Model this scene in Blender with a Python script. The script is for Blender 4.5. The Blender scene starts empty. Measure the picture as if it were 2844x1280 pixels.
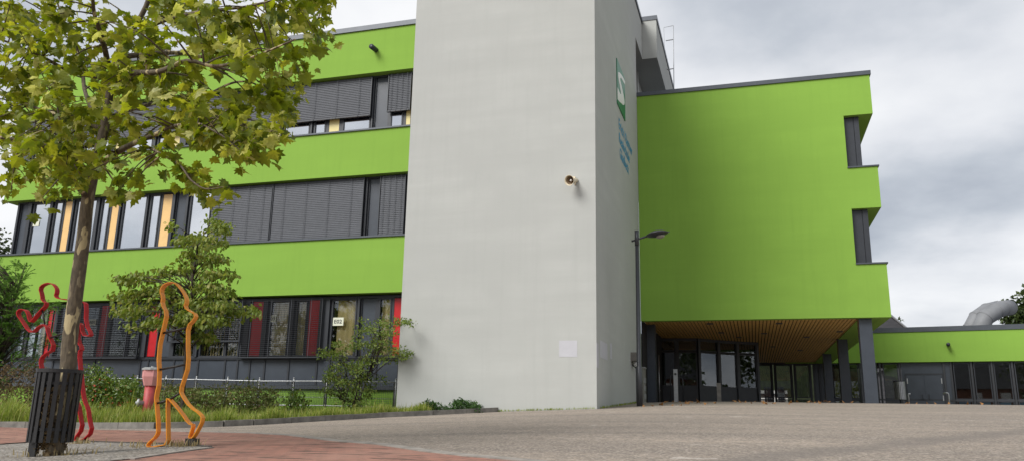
import bpy, bmesh, math, random
import numpy as np
from mathutils import Vector, Matrix
random.seed(7)
C = bpy.context.scene.collection
R = math.radians
# ---------------------------------------------------------------- survey: the camera found from the building's vanishing lines
FX, CX, CY = 2194.45, 1422.0, 640.0
def cam_axes(yaw, pitch, roll):
    cy, sy, cp, sp, cr, sr = math.cos(yaw), math.sin(yaw), math.cos(pitch), math.sin(pitch), math.cos(roll), math.sin(roll)
    f = np.array([sy*cp, cy*cp, sp]); r = np.array([cy, -sy, 0.0]); u = np.cross(r, f)
    return cr*r + sr*u, -sr*r + cr*u, f
CR, CU, CF = cam_axes(R(-16.86847), R(13.29496), R(1.10778))
def ray(x, y): return CR*((x-CX)/FX) - CU*((y-CY)/FX) + CF
def onY(x, y, D): d = ray(x, y); return d*(D/d[1])
def onX(x, y, D): d = ray(x, y); return d*(D/d[0])
def onZ(x, y, D): d = ray(x, y); return d*(D/d[2])
def onP(x, y, P, n):
    d = ray(x, y); P = np.array(P); n = np.array(n); return d*(P.dot(n)/d.dot(n))
def sp(x, k):
    t = x/k
    return x if t > 30 else (0.0 if t < -30 else k*math.log1p(math.exp(t)))
def g(X, Y):                                    # height of the sloping plaza
    X = max(X, -36.0)
    xe = .45*X + .55*(sp(X+10, .6)-10)
    xe = xe - sp(xe+2.0, .6)
    ye = sp(Y+6, 1.0)-6
    ye = ye - sp(ye-29.5, .5)
    return -.456 + .043*xe + .0425*ye
def onG(x, y, dz=0.0):
    d = ray(x, y); d = d/d[1]; lo, hi = 1.5, 60.0
    f = lambda t: d[2]*t - g(d[0]*t, t) - dz
    t = lo
    while t < hi and f(t) > 0: t += .05
    return np.array([d[0]*t, t, g(d[0]*t, t)+dz])
DL, DW, DT, DR = 22.0, 22.35, 20.8, 29.8
XT0, XT1 = -9.60, -3.91
# ---------------------------------------------------------------- helpers
class MB:
    def __init__(s): s.V = []; s.F = []
    def add(s, vs, fs):
        b = len(s.V); s.V.extend([tuple(float(c) for c in v) for v in vs]); s.F.extend([tuple(i+b for i in f) for f in fs])
    def box(s, x0, x1, y0, y1, z0, z1):
        s.add([(x0,y0,z0),(x1,y0,z0),(x1,y1,z0),(x0,y1,z0),(x0,y0,z1),(x1,y0,z1),(x1,y1,z1),(x0,y1,z1)],
              [(0,3,2,1),(4,5,6,7),(0,1,5,4),(1,2,6,5),(2,3,7,6),(3,0,4,7)])
    def obox(s, c, ax, ay, az):                 # centre and three half axes
        c, ax, ay, az = map(np.array, (c, ax, ay, az)); P = []
        for k in (-1, 1):
            for i, j in ((-1,-1),(1,-1),(1,1),(-1,1)): P.append(c + i*ax + j*ay + k*az)
        s.add(P, [(0,3,2,1),(4,5,6,7),(0,1,5,4),(1,2,6,5),(2,3,7,6),(3,0,4,7)])
    def fbox(s, fr, u0, u1, v0, v1, n0, n1):    # box in a wall frame: origin, along, out of the wall
        O, U, N = fr; P = []
        for n in (n0, n1):
            for u, v in ((u0,v0),(u1,v0),(u1,v1),(u0,v1)): P.append((O[0]+U[0]*u+N[0]*n, O[1]+U[1]*u+N[1]*n, O[2]+v))
        s.add(P, [(0,3,2,1),(4,5,6,7),(0,1,5,4),(1,2,6,5),(2,3,7,6),(3,0,4,7)])
    def prism(s, pts, d):                       # planar outline pushed along d
        n = len(pts); d = np.array(d); A = [np.array(p, float) for p in pts]
        s.add(A + [a+d for a in A], [tuple(range(n-1,-1,-1)), tuple(range(n,2*n))] + [(i,(i+1)%n,n+(i+1)%n,n+i) for i in range(n)])
    def tube(s, path, rad, n=8, cap=True):
        P = [np.array(p, float) for p in path]; m = len(P)
        if not hasattr(rad, '__len__'): rad = [rad]*m
        ref = None; rings = []
        for i in range(m):
            t = P[min(i+1,m-1)] - P[max(i-1,0)]; t = t/(np.linalg.norm(t)+1e-9)
            if ref is None:
                ref = np.cross(t, [0,0,1]) if abs(t[2]) < .9 else np.cross(t, [1,0,0])
            a = ref - t*ref.dot(t); a = a/(np.linalg.norm(a)+1e-9); b = np.cross(t, a); ref = a
            rings.append([P[i] + rad[i]*(math.cos(2*math.pi*k/n)*a + math.sin(2*math.pi*k/n)*b) for k in range(n)])
        fs = []
        for i in range(m-1):
            for k in range(n): fs.append((i*n+k, i*n+(k+1)%n, (i+1)*n+(k+1)%n, (i+1)*n+k))
        if cap: fs += [tuple(range(n-1,-1,-1)), tuple(range((m-1)*n, m*n))]
        s.add([p for r in rings for p in r], fs)
    def lathe(s, prof, o, axis=(0,0,1), n=20):  # (r, h) profile
        ax = np.array(axis, float); ax /= np.linalg.norm(ax)
        a = np.cross(ax, [0,1,0.3]); a /= np.linalg.norm(a); b = np.cross(ax, a); o = np.array(o, float); m = len(prof)
        vs = [o + ax*h + r*(math.cos(2*math.pi*k/n)*a + math.sin(2*math.pi*k/n)*b) for r, h in prof for k in range(n)]
        fs = [(i*n+k, i*n+(k+1)%n, (i+1)*n+(k+1)%n, (i+1)*n+k) for i in range(m-1) for k in range(n)]
        s.add(vs, fs + [tuple(range(n-1,-1,-1)), tuple(range((m-1)*n, m*n))])
    def build(s, name, m, parent=None, smooth=False, fix=True):
        me = bpy.data.meshes.new(name); me.from_pydata(s.V, [], s.F)
        if fix:
            bm = bmesh.new(); bm.from_mesh(me); bmesh.ops.recalc_face_normals(bm, faces=bm.faces); bm.to_mesh(me); bm.free()
        if smooth: me.polygons.foreach_set('use_smooth', [True]*len(me.polygons))
        me.materials.append(m); me.update()
        o = bpy.data.objects.new(name, me); C.objects.link(o)
        if parent is not None:
            o.parent = parent; w = Vector((0,0,0)); p = parent
            while p is not None: w += p.location; p = p.parent
            o.location = -w
        return o
def empty(name, loc):
    o = bpy.data.objects.new(name, None); o.empty_display_size = .2; C.objects.link(o); o.location = [float(c) for c in loc]; return o
def tag(o, label=None, cat=None, group=None, kind=None):
    for k, v in (('label',label),('category',cat),('group',group),('kind',kind)):
        if v: o[k] = v
    return o
def copy_tree(o, parent=None):
    c = o.copy(); C.objects.link(c); c.parent = parent
    for ch in list(o.children): copy_tree(ch, c)
    return c
# ---------------------------------------------------------------- materials
def nm(name):
    m = bpy.data.materials.new(name); m.use_nodes = True; t = m.node_tree
    return m, t, t.nodes['Principled BSDF'], t.nodes['Material Output']
def nd(t, typ, **kw):
    n = t.nodes.new(typ)
    for k, v in kw.items():
        if k in n.inputs: n.inputs[k].default_value = v
        else: setattr(n, k, v)
    return n
def ramp(t, fac, stops):
    r = t.nodes.new('ShaderNodeValToRGB'); e = r.color_ramp.elements
    while len(e) < len(stops): e.new(.5)
    for el, (p, c) in zip(e, stops): el.position = p; el.color = (*c, 1)
    t.links.new(fac, r.inputs[0]); return r.outputs[0]
def mixc(t, fac, a, b, mode='MIX'):
    n = t.nodes.new('ShaderNodeMix'); n.data_type = 'RGBA'; n.blend_type = mode
    for i, v in ((0, fac), (6, a), (7, b)):
        if hasattr(v, 'links') or hasattr(v, 'is_linked'): t.links.new(v, n.inputs[i])
        else: n.inputs[i].default_value = v if i == 0 else (*v, 1)
    return n.outputs[2]
def coords(t, scale=(1,1,1)):
    tc = t.nodes.new('ShaderNodeTexCoord'); mp = t.nodes.new('ShaderNodeMapping'); mp.inputs['Scale'].default_value = scale
    t.links.new(tc.outputs['Object'], mp.inputs[0]); return mp.outputs[0]
def noise(t, vec, scale, detail=4, rough=.55, out='Fac'):
    n = nd(t, 'ShaderNodeTexNoise', Scale=scale, Detail=detail, Roughness=rough); t.links.new(vec, n.inputs['Vector']); return n.outputs[out]
def mat(name, col, rough=.6, metal=0.0, var=.0, vscale=3.0, bump=0.0, bscale=60.0, spec=.5, stretch=(1,1,1)):
    m, t, b, o = nm(name); b.inputs['Roughness'].default_value = rough; b.inputs['Metallic'].default_value = metal
    b.inputs['Specular IOR Level'].default_value = spec
    if var or bump: v = coords(t, stretch)
    if var:
        f = noise(t, v, vscale, 6)
        lo = tuple(c*(1-var) for c in col); hi = tuple(min(1, c*(1+var)) for c in col)
        t.links.new(ramp(t, f, [(.3, lo), (.7, hi)]), b.inputs['Base Color'])
    else: b.inputs['Base Color'].default_value = (*col, 1)
    if bump:
        bp = nd(t, 'ShaderNodeBump', Strength=bump, Distance=.01); t.links.new(noise(t, v, bscale, 3), bp.inputs['Height'])
        t.links.new(bp.outputs[0], b.inputs['Normal'])
    return m
def render_mat(name, col, streak=.10, blot=.08, grime=.25):       # exterior plaster: fine grain, faint bands and blotches, dirt near the foot
    m, t, b, o = nm(name); b.inputs['Roughness'].default_value = .92; b.inputs['Specular IOR Level'].default_value = .2
    v = coords(t); vs = coords(t, (.25, .25, 2.2)); vt = coords(t, (6, 6, .35))
    c = mixc(t, ramp(t, noise(t, vs, 1.0, 5), [(.35,(0,0,0)),(.7,(1,1,1))]), tuple(x*(1-streak) for x in col), tuple(min(1,x*(1+streak*.5)) for x in col))
    c = mixc(t, ramp(t, noise(t, v, .55, 6, .6), [(.4,(0,0,0)),(.65,(1,1,1))]), c, tuple(x*(1-blot) for x in col))
    k = nd(t, 'ShaderNodeMath', operation='MULTIPLY'); k.inputs[1].default_value = grime
    t.links.new(ramp(t, noise(t, vt, 1.0, 5, .6), [(.5,(0,0,0)),(.8,(1,1,1))]), k.inputs[0])
    c = mixc(t, k.outputs[0], c, tuple(x*.72 for x in col))
    c = mixc(t, ramp(t, noise(t, v, 95, 2), [(.3,(0,0,0)),(.75,(1,1,1))]), c, tuple(x*.93 for x in col))
    t.links.new(c, b.inputs['Base Color'])
    bp = nd(t, 'ShaderNodeBump', Strength=.35, Distance=.008); t.links.new(noise(t, v, 70, 4), bp.inputs['Height'])
    b2 = nd(t, 'ShaderNodeBump', Strength=.06, Distance=.03); t.links.new(noise(t, coords(t, (1,1,4)), 5.5, 5, .6), b2.inputs['Height']); t.links.new(bp.outputs[0], b2.inputs['Normal']); t.links.new(b2.outputs[0], b.inputs['Normal'])
    return m
def glass_mat(name, refl, tint=(.55,.6,.6), rcol=(.95,.97,1)):
    m, t, b, o = nm(name); t.nodes.remove(b)
    tr = nd(t, 'ShaderNodeBsdfTransparent', Color=(*tint,1)); gl = nd(t, 'ShaderNodeBsdfGlossy', Color=(*rcol,1), Roughness=.015)
    bp = nd(t, 'ShaderNodeBump', Strength=.02, Distance=.02); t.links.new(noise(t, coords(t), .7, 0), bp.inputs['Height']); t.links.new(bp.outputs[0], gl.inputs['Normal'])
    lw = nd(t, 'ShaderNodeLayerWeight', Blend=.25); mr = nd(t, 'ShaderNodeMapRange'); mr.inputs['To Min'].default_value = refl; mr.inputs['To Max'].default_value = 1.0
    t.links.new(lw.outputs['Fresnel'], mr.inputs['Value'])
    mx = t.nodes.new('ShaderNodeMixShader'); t.links.new(mr.outputs[0], mx.inputs[0]); t.links.new(tr.outputs[0], mx.inputs[1]); t.links.new(gl.outputs[0], mx.inputs[2])
    t.links.new(mx.outputs[0], o.inputs[0]); return m
def leaf_mat(name, stops, trans=.35, rough=.5, sheen=.35):
    m, t, b, o = nm(name)
    ge = t.nodes.new('ShaderNodeNewGeometry'); c = ramp(t, ge.outputs['Random Per Island'], stops)
    v = coords(t); c = mixc(t, ramp(t, noise(t, v, 22, 3), [(.35,(0,0,0)),(.75,(1,1,1))]), c, tuple(x*.75 for x in stops[len(stops)//2][1]))
    t.links.new(c, b.inputs['Base Color']); b.inputs['Roughness'].default_value = rough; b.inputs['Specular IOR Level'].default_value = sheen
    tl = t.nodes.new('ShaderNodeBsdfTranslucent'); hs = nd(t, 'ShaderNodeHueSaturation', Saturation=1.1, Value=1.5); t.links.new(c, hs.inputs['Color']); t.links.new(hs.outputs[0], tl.inputs[0])
    mx = t.nodes.new('ShaderNodeMixShader'); mx.inputs[0].default_value = trans
    t.links.new(b.outputs[0], mx.inputs[1]); t.links.new(tl.outputs[0], mx.inputs[2]); t.links.new(mx.outputs[0], o.inputs[0]); return m
M = {}
M['green'] = render_mat('green_plaster', (.248,.432,.070), .08, .10, .42)
M['green_under'] = M['green']
M['grey'] = render_mat('grey_plaster', (.462,.472,.450), .11, .11, .32)
M['anthracite'] = mat('anthracite_metal', (.030,.034,.042), .42, 0, .12, 6, .05, 30)
M['panel'] = mat('slate_panel', (.052,.062,.078), .33, 0, .10, 2.5, .03, 10)
M['coping'] = mat('coping_metal', (.075,.085,.10), .4, .2, .1, 4)
M['slat'] = mat('blind_slat', (.080,.086,.099), .6, 0, .10, 9, spec=.3)
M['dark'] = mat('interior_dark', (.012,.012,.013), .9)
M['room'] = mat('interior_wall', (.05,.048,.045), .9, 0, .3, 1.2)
M['orange_panel'] = mat('apricot_panel', (.82,.54,.23), .22, 0, .05, 3)
M['yellow_panel'] = mat('straw_panel', (.78,.67,.30), .25, 0, .05, 3)
M['red_panel'] = mat('red_panel', (.50,.012,.018), .3, 0, .10, 5)
M['glass_up'] = glass_mat('coated_glass', .78)
M['glass_low'] = glass_mat('window_glass', .07, (.86,.88,.86))
M['glass_hall'] = glass_mat('hall_glass', .06, (.62,.64,.64))
M['curtain'] = mat('curtain_fabric', (.86,.68,.36), .9, 0, .12, 6, .2, 40, stretch=(9,1,.2))
M['wood'] = mat('soffit_wood', (.72,.445,.125), .55, 0, .26, 5, .05, 40, stretch=(8,.5,8))
M['white'] = mat('white_paint', (.78,.78,.76), .5, 0, .05, 5)
M['patch'] = mat('patch_paint', (.475,.475,.505), .9, 0, .04, 4, .2, 70)
M['logo'] = mat('logo_green', (.004,.17,.075), .4)
M['blue'] = mat('letter_blue', (.03,.27,.52), .5)
M['letter_dark'] = mat('letter_dark', (.03,.03,.035), .5)
M['card'] = mat('paper_card', (.70,.72,.58), .7)
M['steel'] = mat('galvanised_steel', (.42,.43,.44), .42, .75, .12, 12)
M['lamp'] = mat('lamp_metal', (.055,.058,.064), .38, .3, .10, 6)
M['lens'] = mat('lamp_lens', (.32,.30,.25), .2)
M['cream'] = mat('horn_cream', (.66,.58,.43), .5, 0, .08, 20)
M['horn_in'] = mat('horn_inside', (.17,.105,.05), .6)
M['duct'] = mat('duct_metal', (.19,.195,.205), .65, .1, .14, 1.5, .03, 8)
M['slate_roof'] = mat('slate_roof', (.045,.045,.05), .8, 0, .25, 2, .3, 8, stretch=(1,3,3))
M['red_steel'] = mat('red_steel', (.40,.008,.014), .45, 0, .12, 9, spec=.25)
M['orange_steel'] = mat('orange_steel', (.80,.29,.016), .42, 0, .10, 9)
M['bar'] = mat('bar_steel', (.045,.042,.04), .5, .4, .2, 20)
M['guard'] = mat('guard_steel', (.020,.020,.021), .5, .2, .25, 14, .1, 60)
M['hydrant_pink'] = mat('faded_red_paint', (.60,.27,.26), .6, 0, .08, 8)
M['hydrant_red'] = mat('hydrant_red', (.38,.05,.05), .55, 0, .15, 12)
M['hydrant_cap'] = mat('hydrant_cap', (.36,.37,.37), .5, .3, .12, 15)
M['concrete'] = mat('kerb_concrete', (.175,.165,.148), .9, 0, .35, 5, .4, 60)
M['edge'] = mat('edge_concrete', (.24,.215,.19), .9, 0, .3, 6, .4, 60)
M['edge_steel'] = mat('edging_steel', (.06,.052,.045), .8, 0, .4, 8)
M['soil'] = mat('soil', (.055,.042,.028), 1, 0, .4, 6, .6, 40)
M['bark'] = None
def bark_mat():
    m, t, b, o = nm('plane_bark'); v = coords(t, (3,3,1.1)); vf = coords(t, (14,14,5))
    n = noise(t, v, 2.6, 2, .5); f = noise(t, vf, 2.2, 5)
    c0 = ramp(t, f, [(.3,(.050,.038,.024)),(.7,(.135,.105,.066))])
    msk = ramp(t, n, [(.60,(0,0,0)),(.615,(1,1,1))]); c = mixc(t, msk, c0, (.40,.33,.185))
    msk2 = ramp(t, noise(t, v, 4.1, 2), [(.63,(0,0,0)),(.65,(1,1,1))]); c = mixc(t, msk2, c, (.20,.165,.10))
    t.links.new(c, b.inputs['Base Color']); b.inputs['Roughness'].default_value = .85
    bp = nd(t, 'ShaderNodeBump', Strength=.5, Distance=.02); t.links.new(f, bp.inputs['Height']); t.links.new(bp.outputs[0], b.inputs['Normal']); return m
M['bark'] = bark_mat()
M['twig'] = mat('twig_bark', (.050,.038,.026), .9, 0, .3, 12)
M['leaf_plane'] = leaf_mat('plane_leaf', [(0,(.052,.088,.014)),(.26,(.135,.180,.020)),(.57,(.260,.300,.034)),(.84,(.42,.415,.06)),(1,(.56,.55,.22))], .50, .45)
M['leaf_beam'] = leaf_mat('hornbeam_leaf', [(0,(.065,.115,.018)),(.5,(.155,.225,.034)),(.85,(.28,.32,.06)),(1,(.36,.31,.11))], .38)
M['leaf_shrub'] = leaf_mat('shrub_leaf', [(0,(.045,.090,.016)),(.5,(.125,.20,.032)),(.9,(.24,.30,.065)),(1,(.24,.18,.05))], .3)
M['leaf_rose'] = leaf_mat('rose_leaf', [(0,(.022,.055,.010)),(.5,(.060,.120,.020)),(.85,(.17,.25,.03)),(1,(.2,.08,.03))], .2, .4, .5)
M['leaf_robinia'] = leaf_mat('robinia_leaf', [(0,(.035,.085,.018)),(.5,(.095,.19,.036)),(1,(.19,.31,.075))], .35)
M['leaf_far'] = leaf_mat('far_leaf', [(0,(.020,.035,.010)),(.5,(.045,.070,.018)),(1,(.09,.12,.03))], .2)
M['leaf_nettle'] = leaf_mat('nettle_leaf', [(0,(.020,.055,.014)),(.6,(.050,.110,.025)),(1,(.09,.16,.04))], .25)
M['leaf_weed'] = leaf_mat('weed_leaf', [(0,(.06,.095,.018)),(.5,(.13,.165,.035)),(.85,(.20,.20,.07)),(1,(.25,.13,.07))], .25)
M['leaf_dry'] = leaf_mat('dry_leaf', [(0,(.07,.045,.022)),(.5,(.15,.10,.05)),(1,(.27,.20,.10))], .2, .8)
M['leaf_fallen'] = leaf_mat('fallen_leaf', [(0,(.16,.055,.02)),(.5,(.30,.14,.05)),(1,(.40,.27,.09))], .1, .8)
M['berry'] = mat('rose_hip', (.45,.045,.02), .35)
M['grass'] = leaf_mat('grass_blade', [(0,(.09,.155,.02)),(.5,(.20,.29,.04)),(.82,(.34,.37,.085)),(1,(.52,.45,.21))], .4, .6)
M['grass_dry'] = leaf_mat('straw_blade', [(0,(.20,.15,.07)),(1,(.42,.34,.18))], .25, .8)
def asphalt_mat():
    m, t, b, o = nm('asphalt'); v = coords(t); vs = coords(t, (.10,.9,1)); b.inputs['Roughness'].default_value = .9; b.inputs['Specular IOR Level'].default_value = .25
    c = ramp(t, noise(t, v, .22, 5, .6), [(.32,(.270,.222,.178)),(.68,(.390,.318,.252))])
    c = mixc(t, ramp(t, noise(t, vs, 1.1, 5, .65), [(.40,(0,0,0)),(.68,(1,1,1))]), c, (.185,.155,.130))
    c = mixc(t, ramp(t, noise(t, v, 9, 5, .7), [(.30,(1,1,1)),(.62,(0,0,0))]), c, (.150,.130,.114))
    k = nd(t, 'ShaderNodeTexVoronoi', Scale=55.0); t.links.new(v, k.inputs['Vector'])
    c = mixc(t, ramp(t, k.outputs['Color'], [(.5,(0,0,0)),(.95,(.7,.7,.7))]), c, (.54,.47,.40))
    c = mixc(t, ramp(t, noise(t, v, 2.1, 3, .5), [(.69,(0,0,0)),(.73,(.6,.6,.6))]), c, (.52,.47,.42))
    A, B = onG(2844,1196)[:2], onG(2150,1266)[:2]; dx, dy = (B-A)/np.linalg.norm(B-A)
    wv = nd(t, 'ShaderNodeVectorMath', operation='DOT_PRODUCT'); wv.inputs[1].default_value = (-dy, dx, 0); t.links.new(v, wv.inputs[0])
    wn = nd(t, 'ShaderNodeMath', operation='MULTIPLY_ADD'); wn.inputs[1].default_value = .5; t.links.new(noise(t, v, .9, 4), wn.inputs[0]); t.links.new(wv.outputs['Value'], wn.inputs[2])
    ws = nd(t, 'ShaderNodeMath', operation='SUBTRACT'); ws.inputs[1].default_value = float(-dy*A[0]+dx*A[1])+.25; t.links.new(wn.outputs[0], ws.inputs[0])
    wa = nd(t, 'ShaderNodeMath', operation='ABSOLUTE'); t.links.new(ws.outputs[0], wa.inputs[0])
    c = mixc(t, ramp(t, wa.outputs[0], [(.12,(.6,.6,.6)),(.34,(0,0,0))]), c, (.16,.14,.125))
    g2 = noise(t, v, 26, 3, .8); c = mixc(t, ramp(t, g2, [(.34,(.7,.7,.7)),(.50,(0,0,0))]), c, (.13,.112,.095))
    c = mixc(t, ramp(t, noise(t, v, 17, 4, .75), [(.56,(0,0,0)),(.72,(.5,.5,.5))]), c, (.47,.40,.33))
    t.links.new(c, b.inputs['Base Color'])
    bp = nd(t, 'ShaderNodeBump', Strength=.6, Distance=.010); t.links.new(noise(t, v, 48, 5, .7), bp.inputs['Height']); t.links.new(bp.outputs[0], b.inputs['Normal']); return m
M['asphalt'] = asphalt_mat()
def brick_mat():
    m, t, b, o = nm('brick_paving'); tc = t.nodes.new('ShaderNodeTexCoord'); mp = t.nodes.new('ShaderNodeMapping'); mp.inputs['Rotation'].default_value = (0,0,R(17)); t.links.new(tc.outputs['Object'], mp.inputs[0]); v = mp.outputs[0]
    br = nd(t, 'ShaderNodeTexBrick', Scale=1.0); br.inputs['Brick Width'].default_value = .22; br.inputs['Row Height'].default_value = .11; br.inputs['Mortar Size'].default_value = .009; br.inputs['Mortar Smooth'].default_value = .3
    br.inputs['Color1'].default_value = (.32,.148,.108,1); br.inputs['Color2'].default_value = (.235,.112,.088,1); br.inputs['Mortar'].default_value = (.10,.075,.06,1); t.links.new(v, br.inputs['Vector'])
    c = mixc(t, ramp(t, noise(t, v, 1.0, 6, .6), [(.35,(0,0,0)),(.7,(.85,.85,.85))]), br.outputs['Color'], (.33,.19,.145))
    c = mixc(t, ramp(t, noise(t, v, 7, 4, .6), [(.6,(0,0,0)),(.8,(.7,.7,.7))]), c, (.16,.10,.08))
    ms = t.nodes.new('ShaderNodeMapping'); ms.inputs['Scale'].default_value = (1.6,9.09,1); t.links.new(v, ms.inputs[0])
    c = mixc(t, ramp(t, noise(t, ms.outputs[0], 1.0, 3, .6), [(.57,(0,0,0)),(.64,(.85,.85,.85))]), c, (.075,.05,.042))
    t.links.new(c, b.inputs['Base Color']); b.inputs['Roughness'].default_value = .9; b.inputs['Specular IOR Level'].default_value = .25
    a = nd(t, 'ShaderNodeMath', operation='SUBTRACT'); t.links.new(noise(t, v, 30, 4), a.inputs[0]); t.links.new(br.outputs['Fac'], a.inputs[1])
    bp = nd(t, 'ShaderNodeBump', Strength=.7, Distance=.012); t.links.new(a.outputs[0], bp.inputs['Height']); t.links.new(bp.outputs[0], b.inputs['Normal']); return m
M['brick'] = brick_mat()
def gravel_mat():
    m, t, b, o = nm('gravel'); v = coords(t); k = nd(t, 'ShaderNodeTexVoronoi', Scale=38.0); t.links.new(v, k.inputs['Vector'])
    c = ramp(t, k.outputs['Color'], [(.15,(.10,.09,.08)),(.5,(.25,.225,.20)),(.9,(.42,.39,.35))])
    c = mixc(t, ramp(t, noise(t, v, 1.6, 4), [(.45,(0,0,0)),(.75,(.8,.8,.8))]), c, (.17,.14,.11))
    t.links.new(c, b.inputs['Base Color']); b.inputs['Roughness'].default_value = .95
    bp = nd(t, 'ShaderNodeBump', Strength=1.0, Distance=.02); bp.invert = True; t.links.new(k.outputs['Distance'], bp.inputs['Height']); t.links.new(bp.outputs[0], b.inputs['Normal']); return m
M['gravel'] = gravel_mat()
# ---------------------------------------------------------------- setting: ground, paving, bed
def sheet(name, outline, dz, m, kind='structure', cell=.5):
    bm = bmesh.new(); vs = [bm.verts.new((float(x), float(y), 0)) for x, y in outline]; bm.faces.new(vs)
    xs = [p[0] for p in outline]; ys = [p[1] for p in outline]
    for ax, lo, hi in ((0, min(xs), max(xs)), (1, min(ys), max(ys))):
        k = math.floor(lo/cell)+1
        while k*cell < hi:
            no = (1,0,0) if ax == 0 else (0,1,0); co = (k*cell,0,0) if ax == 0 else (0,k*cell,0)
            bmesh.ops.bisect_plane(bm, geom=bm.verts[:]+bm.edges[:]+bm.faces[:], plane_co=co, plane_no=no); k += 1
    for v in bm.verts: v.co.z = g(v.co.x, v.co.y) + dz
    bmesh.ops.recalc_face_normals(bm, faces=bm.faces)
    if bm.faces and sum(f.normal.z for f in bm.faces) < 0: bmesh.ops.reverse_faces(bm, faces=bm.faces[:])
    me = bpy.data.meshes.new(name); bm.to_mesh(me); bm.free(); me.materials.append(m)
    o = bpy.data.objects.new(name, me); C.objects.link(o); o['kind'] = kind; return o
def axis(a, b, step, far):
    c = list(np.arange(a, b+.01, step)); lo = [a-d for d in far][::-1]; hi = [b+d for d in far]; return lo+c+hi
gx = axis(-36, 32, .5, (4,12,30,80,200,500)); gy = axis(-12, 60, .5, (5,15,40,100,250,600))
V = [(x,y,g(x,y)) for y in gy for x in gx]; nx = len(gx)
mb = MB(); mb.add(V, [(j*nx+i, j*nx+i+1, (j+1)*nx+i+1, (j+1)*nx+i) for j in range(len(gy)-1) for i in range(nx-1)])
tag(mb.build('plaza_ground', M['asphalt'], None, True, False), kind='structure')
edge_px = [(700,1203),(810,1210),(940,1226.5),(1059,1236),(1183,1254),(1307,1269),(1400,1277)]
E1 = [onG(*p)[:2] for p in edge_px]
W1 = [onG(*p)[:2] for p in ((0,1186.5),(237,1193),(433,1196.5),(570,1200))]
d = E1[-1]-E1[-2]; d = d/np.linalg.norm(d)
brick_poly = [(-34,W1[0][1]-.2)] + W1 + E1 + [E1[-1]+d*1.2, E1[-1]+d*3.2+np.array([-.5,-.9]), (-3.0,-3.0), (-34,-3.0)]
sheet('brick_paving', brick_poly, .009, M['brick'])
def strip(name, pts, w, dz0, dz1, m, closed=False):     # band following the ground along a line
    P = []
    for a, b in zip(pts[:-1], pts[1:]):
        a = np.array(a[:2]); b = np.array(b[:2]); n = max(1, int(np.linalg.norm(b-a)/.4)); P += [a+(b-a)*i/n for i in range(n)]
    P.append(np.array(pts[-1][:2])); mb = MB(); L = []
    for i, p in enumerate(P):
        t = P[min(i+1,len(P)-1)]-P[max(i-1,0)]; t = t/np.linalg.norm(t); nn = np.array([-t[1],t[0]])*w/2
        a, b = p+nn, p-nn; L.append([(*a,g(*a)+dz0),(*b,g(*b)+dz0),(*b,g(*b)+dz1),(*a,g(*a)+dz1)])
    n = len(L); mb.add([v for r in L for v in r], [(i*4+k, i*4+(k+1)%4, i*4+4+(k+1)%4, i*4+4+k) for i in range(n-1) for k in range(4)] + [(0,1,2,3), tuple((n-1)*4+k for k in range(4))])
    return mb, P
mb, _ = strip('', W1[2:]+E1+[E1[-1]+d*1.2], .13, -.05, .016, M['edge']); tag(mb.build('paving_edge', M['edge']), kind='structure')
pit_px = [(-300,1246),(0,1237),(75,1232),(237,1229),(414,1235),(525,1239),(583,1246),(480,1260),(360,1279)]
PT = [onG(*p)[:2] for p in pit_px]
pit = PT + [np.array([PT[-1][0]-.25, PT[-1][1]-1.6]), np.array([PT[0][0]-2.0, PT[-1][1]-1.6])]
sheet('gravel_bed', pit, .017, M['gravel'])
mb, _ = strip('', PT[:7], .04, -.05, .030, M['edge_steel']); tag(mb.build('bed_edging', M['edge_steel']), kind='structure')
mb, _ = strip('', PT[6:], .09, -.05, .021, M['edge']); tag(mb.build('bed_kerb', M['edge']), kind='structure')
KB = [onG(*p)[:2] for p in ((1330,1148),(1200,1152),(1050,1159),(900,1168),(700,1180),(620,1183.5),(433,1189.5),(237,1188.6),(0,1186.2))]
KB[0] = np.array([KB[0][0], DT-.03])
KB = KB + [np.array([-34, KB[-1][1]-.3])]
mb = MB(); kerb_line = KB; acc = 0.0
for a, b in zip(KB[:-1], KB[1:]):
    L = np.linalg.norm(b-a); t = (b-a)/L; nn = np.array([-t[1],t[0]])*.06; n = max(1, round(L/1.0))
    for i in range(n):
        p = a+t*(L*i/n+.008); q = a+t*(L*(i+1)/n-.004); vs = []
        h = .12+random.uniform(-.006,.006)
        for r in (p, q):
            for s in (1, -1): x, y = r+nn*s; vs += [(x,y,g(x,y)-.1),(x,y,g(x,y)+h)]
        mb.add(vs, [(0,2,3,1),(4,5,7,6),(0,1,5,4),(2,6,7,3),(1,3,7,5),(0,4,6,2)])
kerb = tag(mb.build('kerb', M['concrete']), kind='structure')
sheet('planting_bed', [k+np.array([0,.02]) for k in KB] + [(-34,24),(-9.0,24)], .10, M['soil'])
# ---------------------------------------------------------------- school building
bld = empty('school_building', (-9.6, 22, g(-9.6,22)))
tag(bld, 'large lime green school block with grey stair tower and three storeys', 'building')
LW = ((0,DW,0),(1,0,0),(0,-1,0))                # window plane of the left wing
XL = -26.7
ZB = [(3.68,5.44),(7.53,9.04),(11.07,12.64)]    # the three green bands
for z0, z1 in ZB:
    mb = MB(); mb.box(XL, XT0-.01 if z1 > 12 else XT0-.01, DL, DL+.45, z0, z1); mb.box(XL, XL+.45, DL+.45, 52, z0, z1)
    b = mb.build('green_band', M['green'], bld)
    top = z1 > 12; mb = MB()
    mb.box(XL-.04, XT0-.012, DL-.05, DL+.47, z1, z1+(.17 if top else .05)); mb.box(XL-.04, XL+.47, DL+.47, 52, z1, z1+(.17 if top else .05))
    if top: mb.box(XL+.47, XT0-.02, DL+.47, 52, z1-.1, z1+.1)
    mb.build('roof_edge' if top else 'sill', M['coping'], b)
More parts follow.
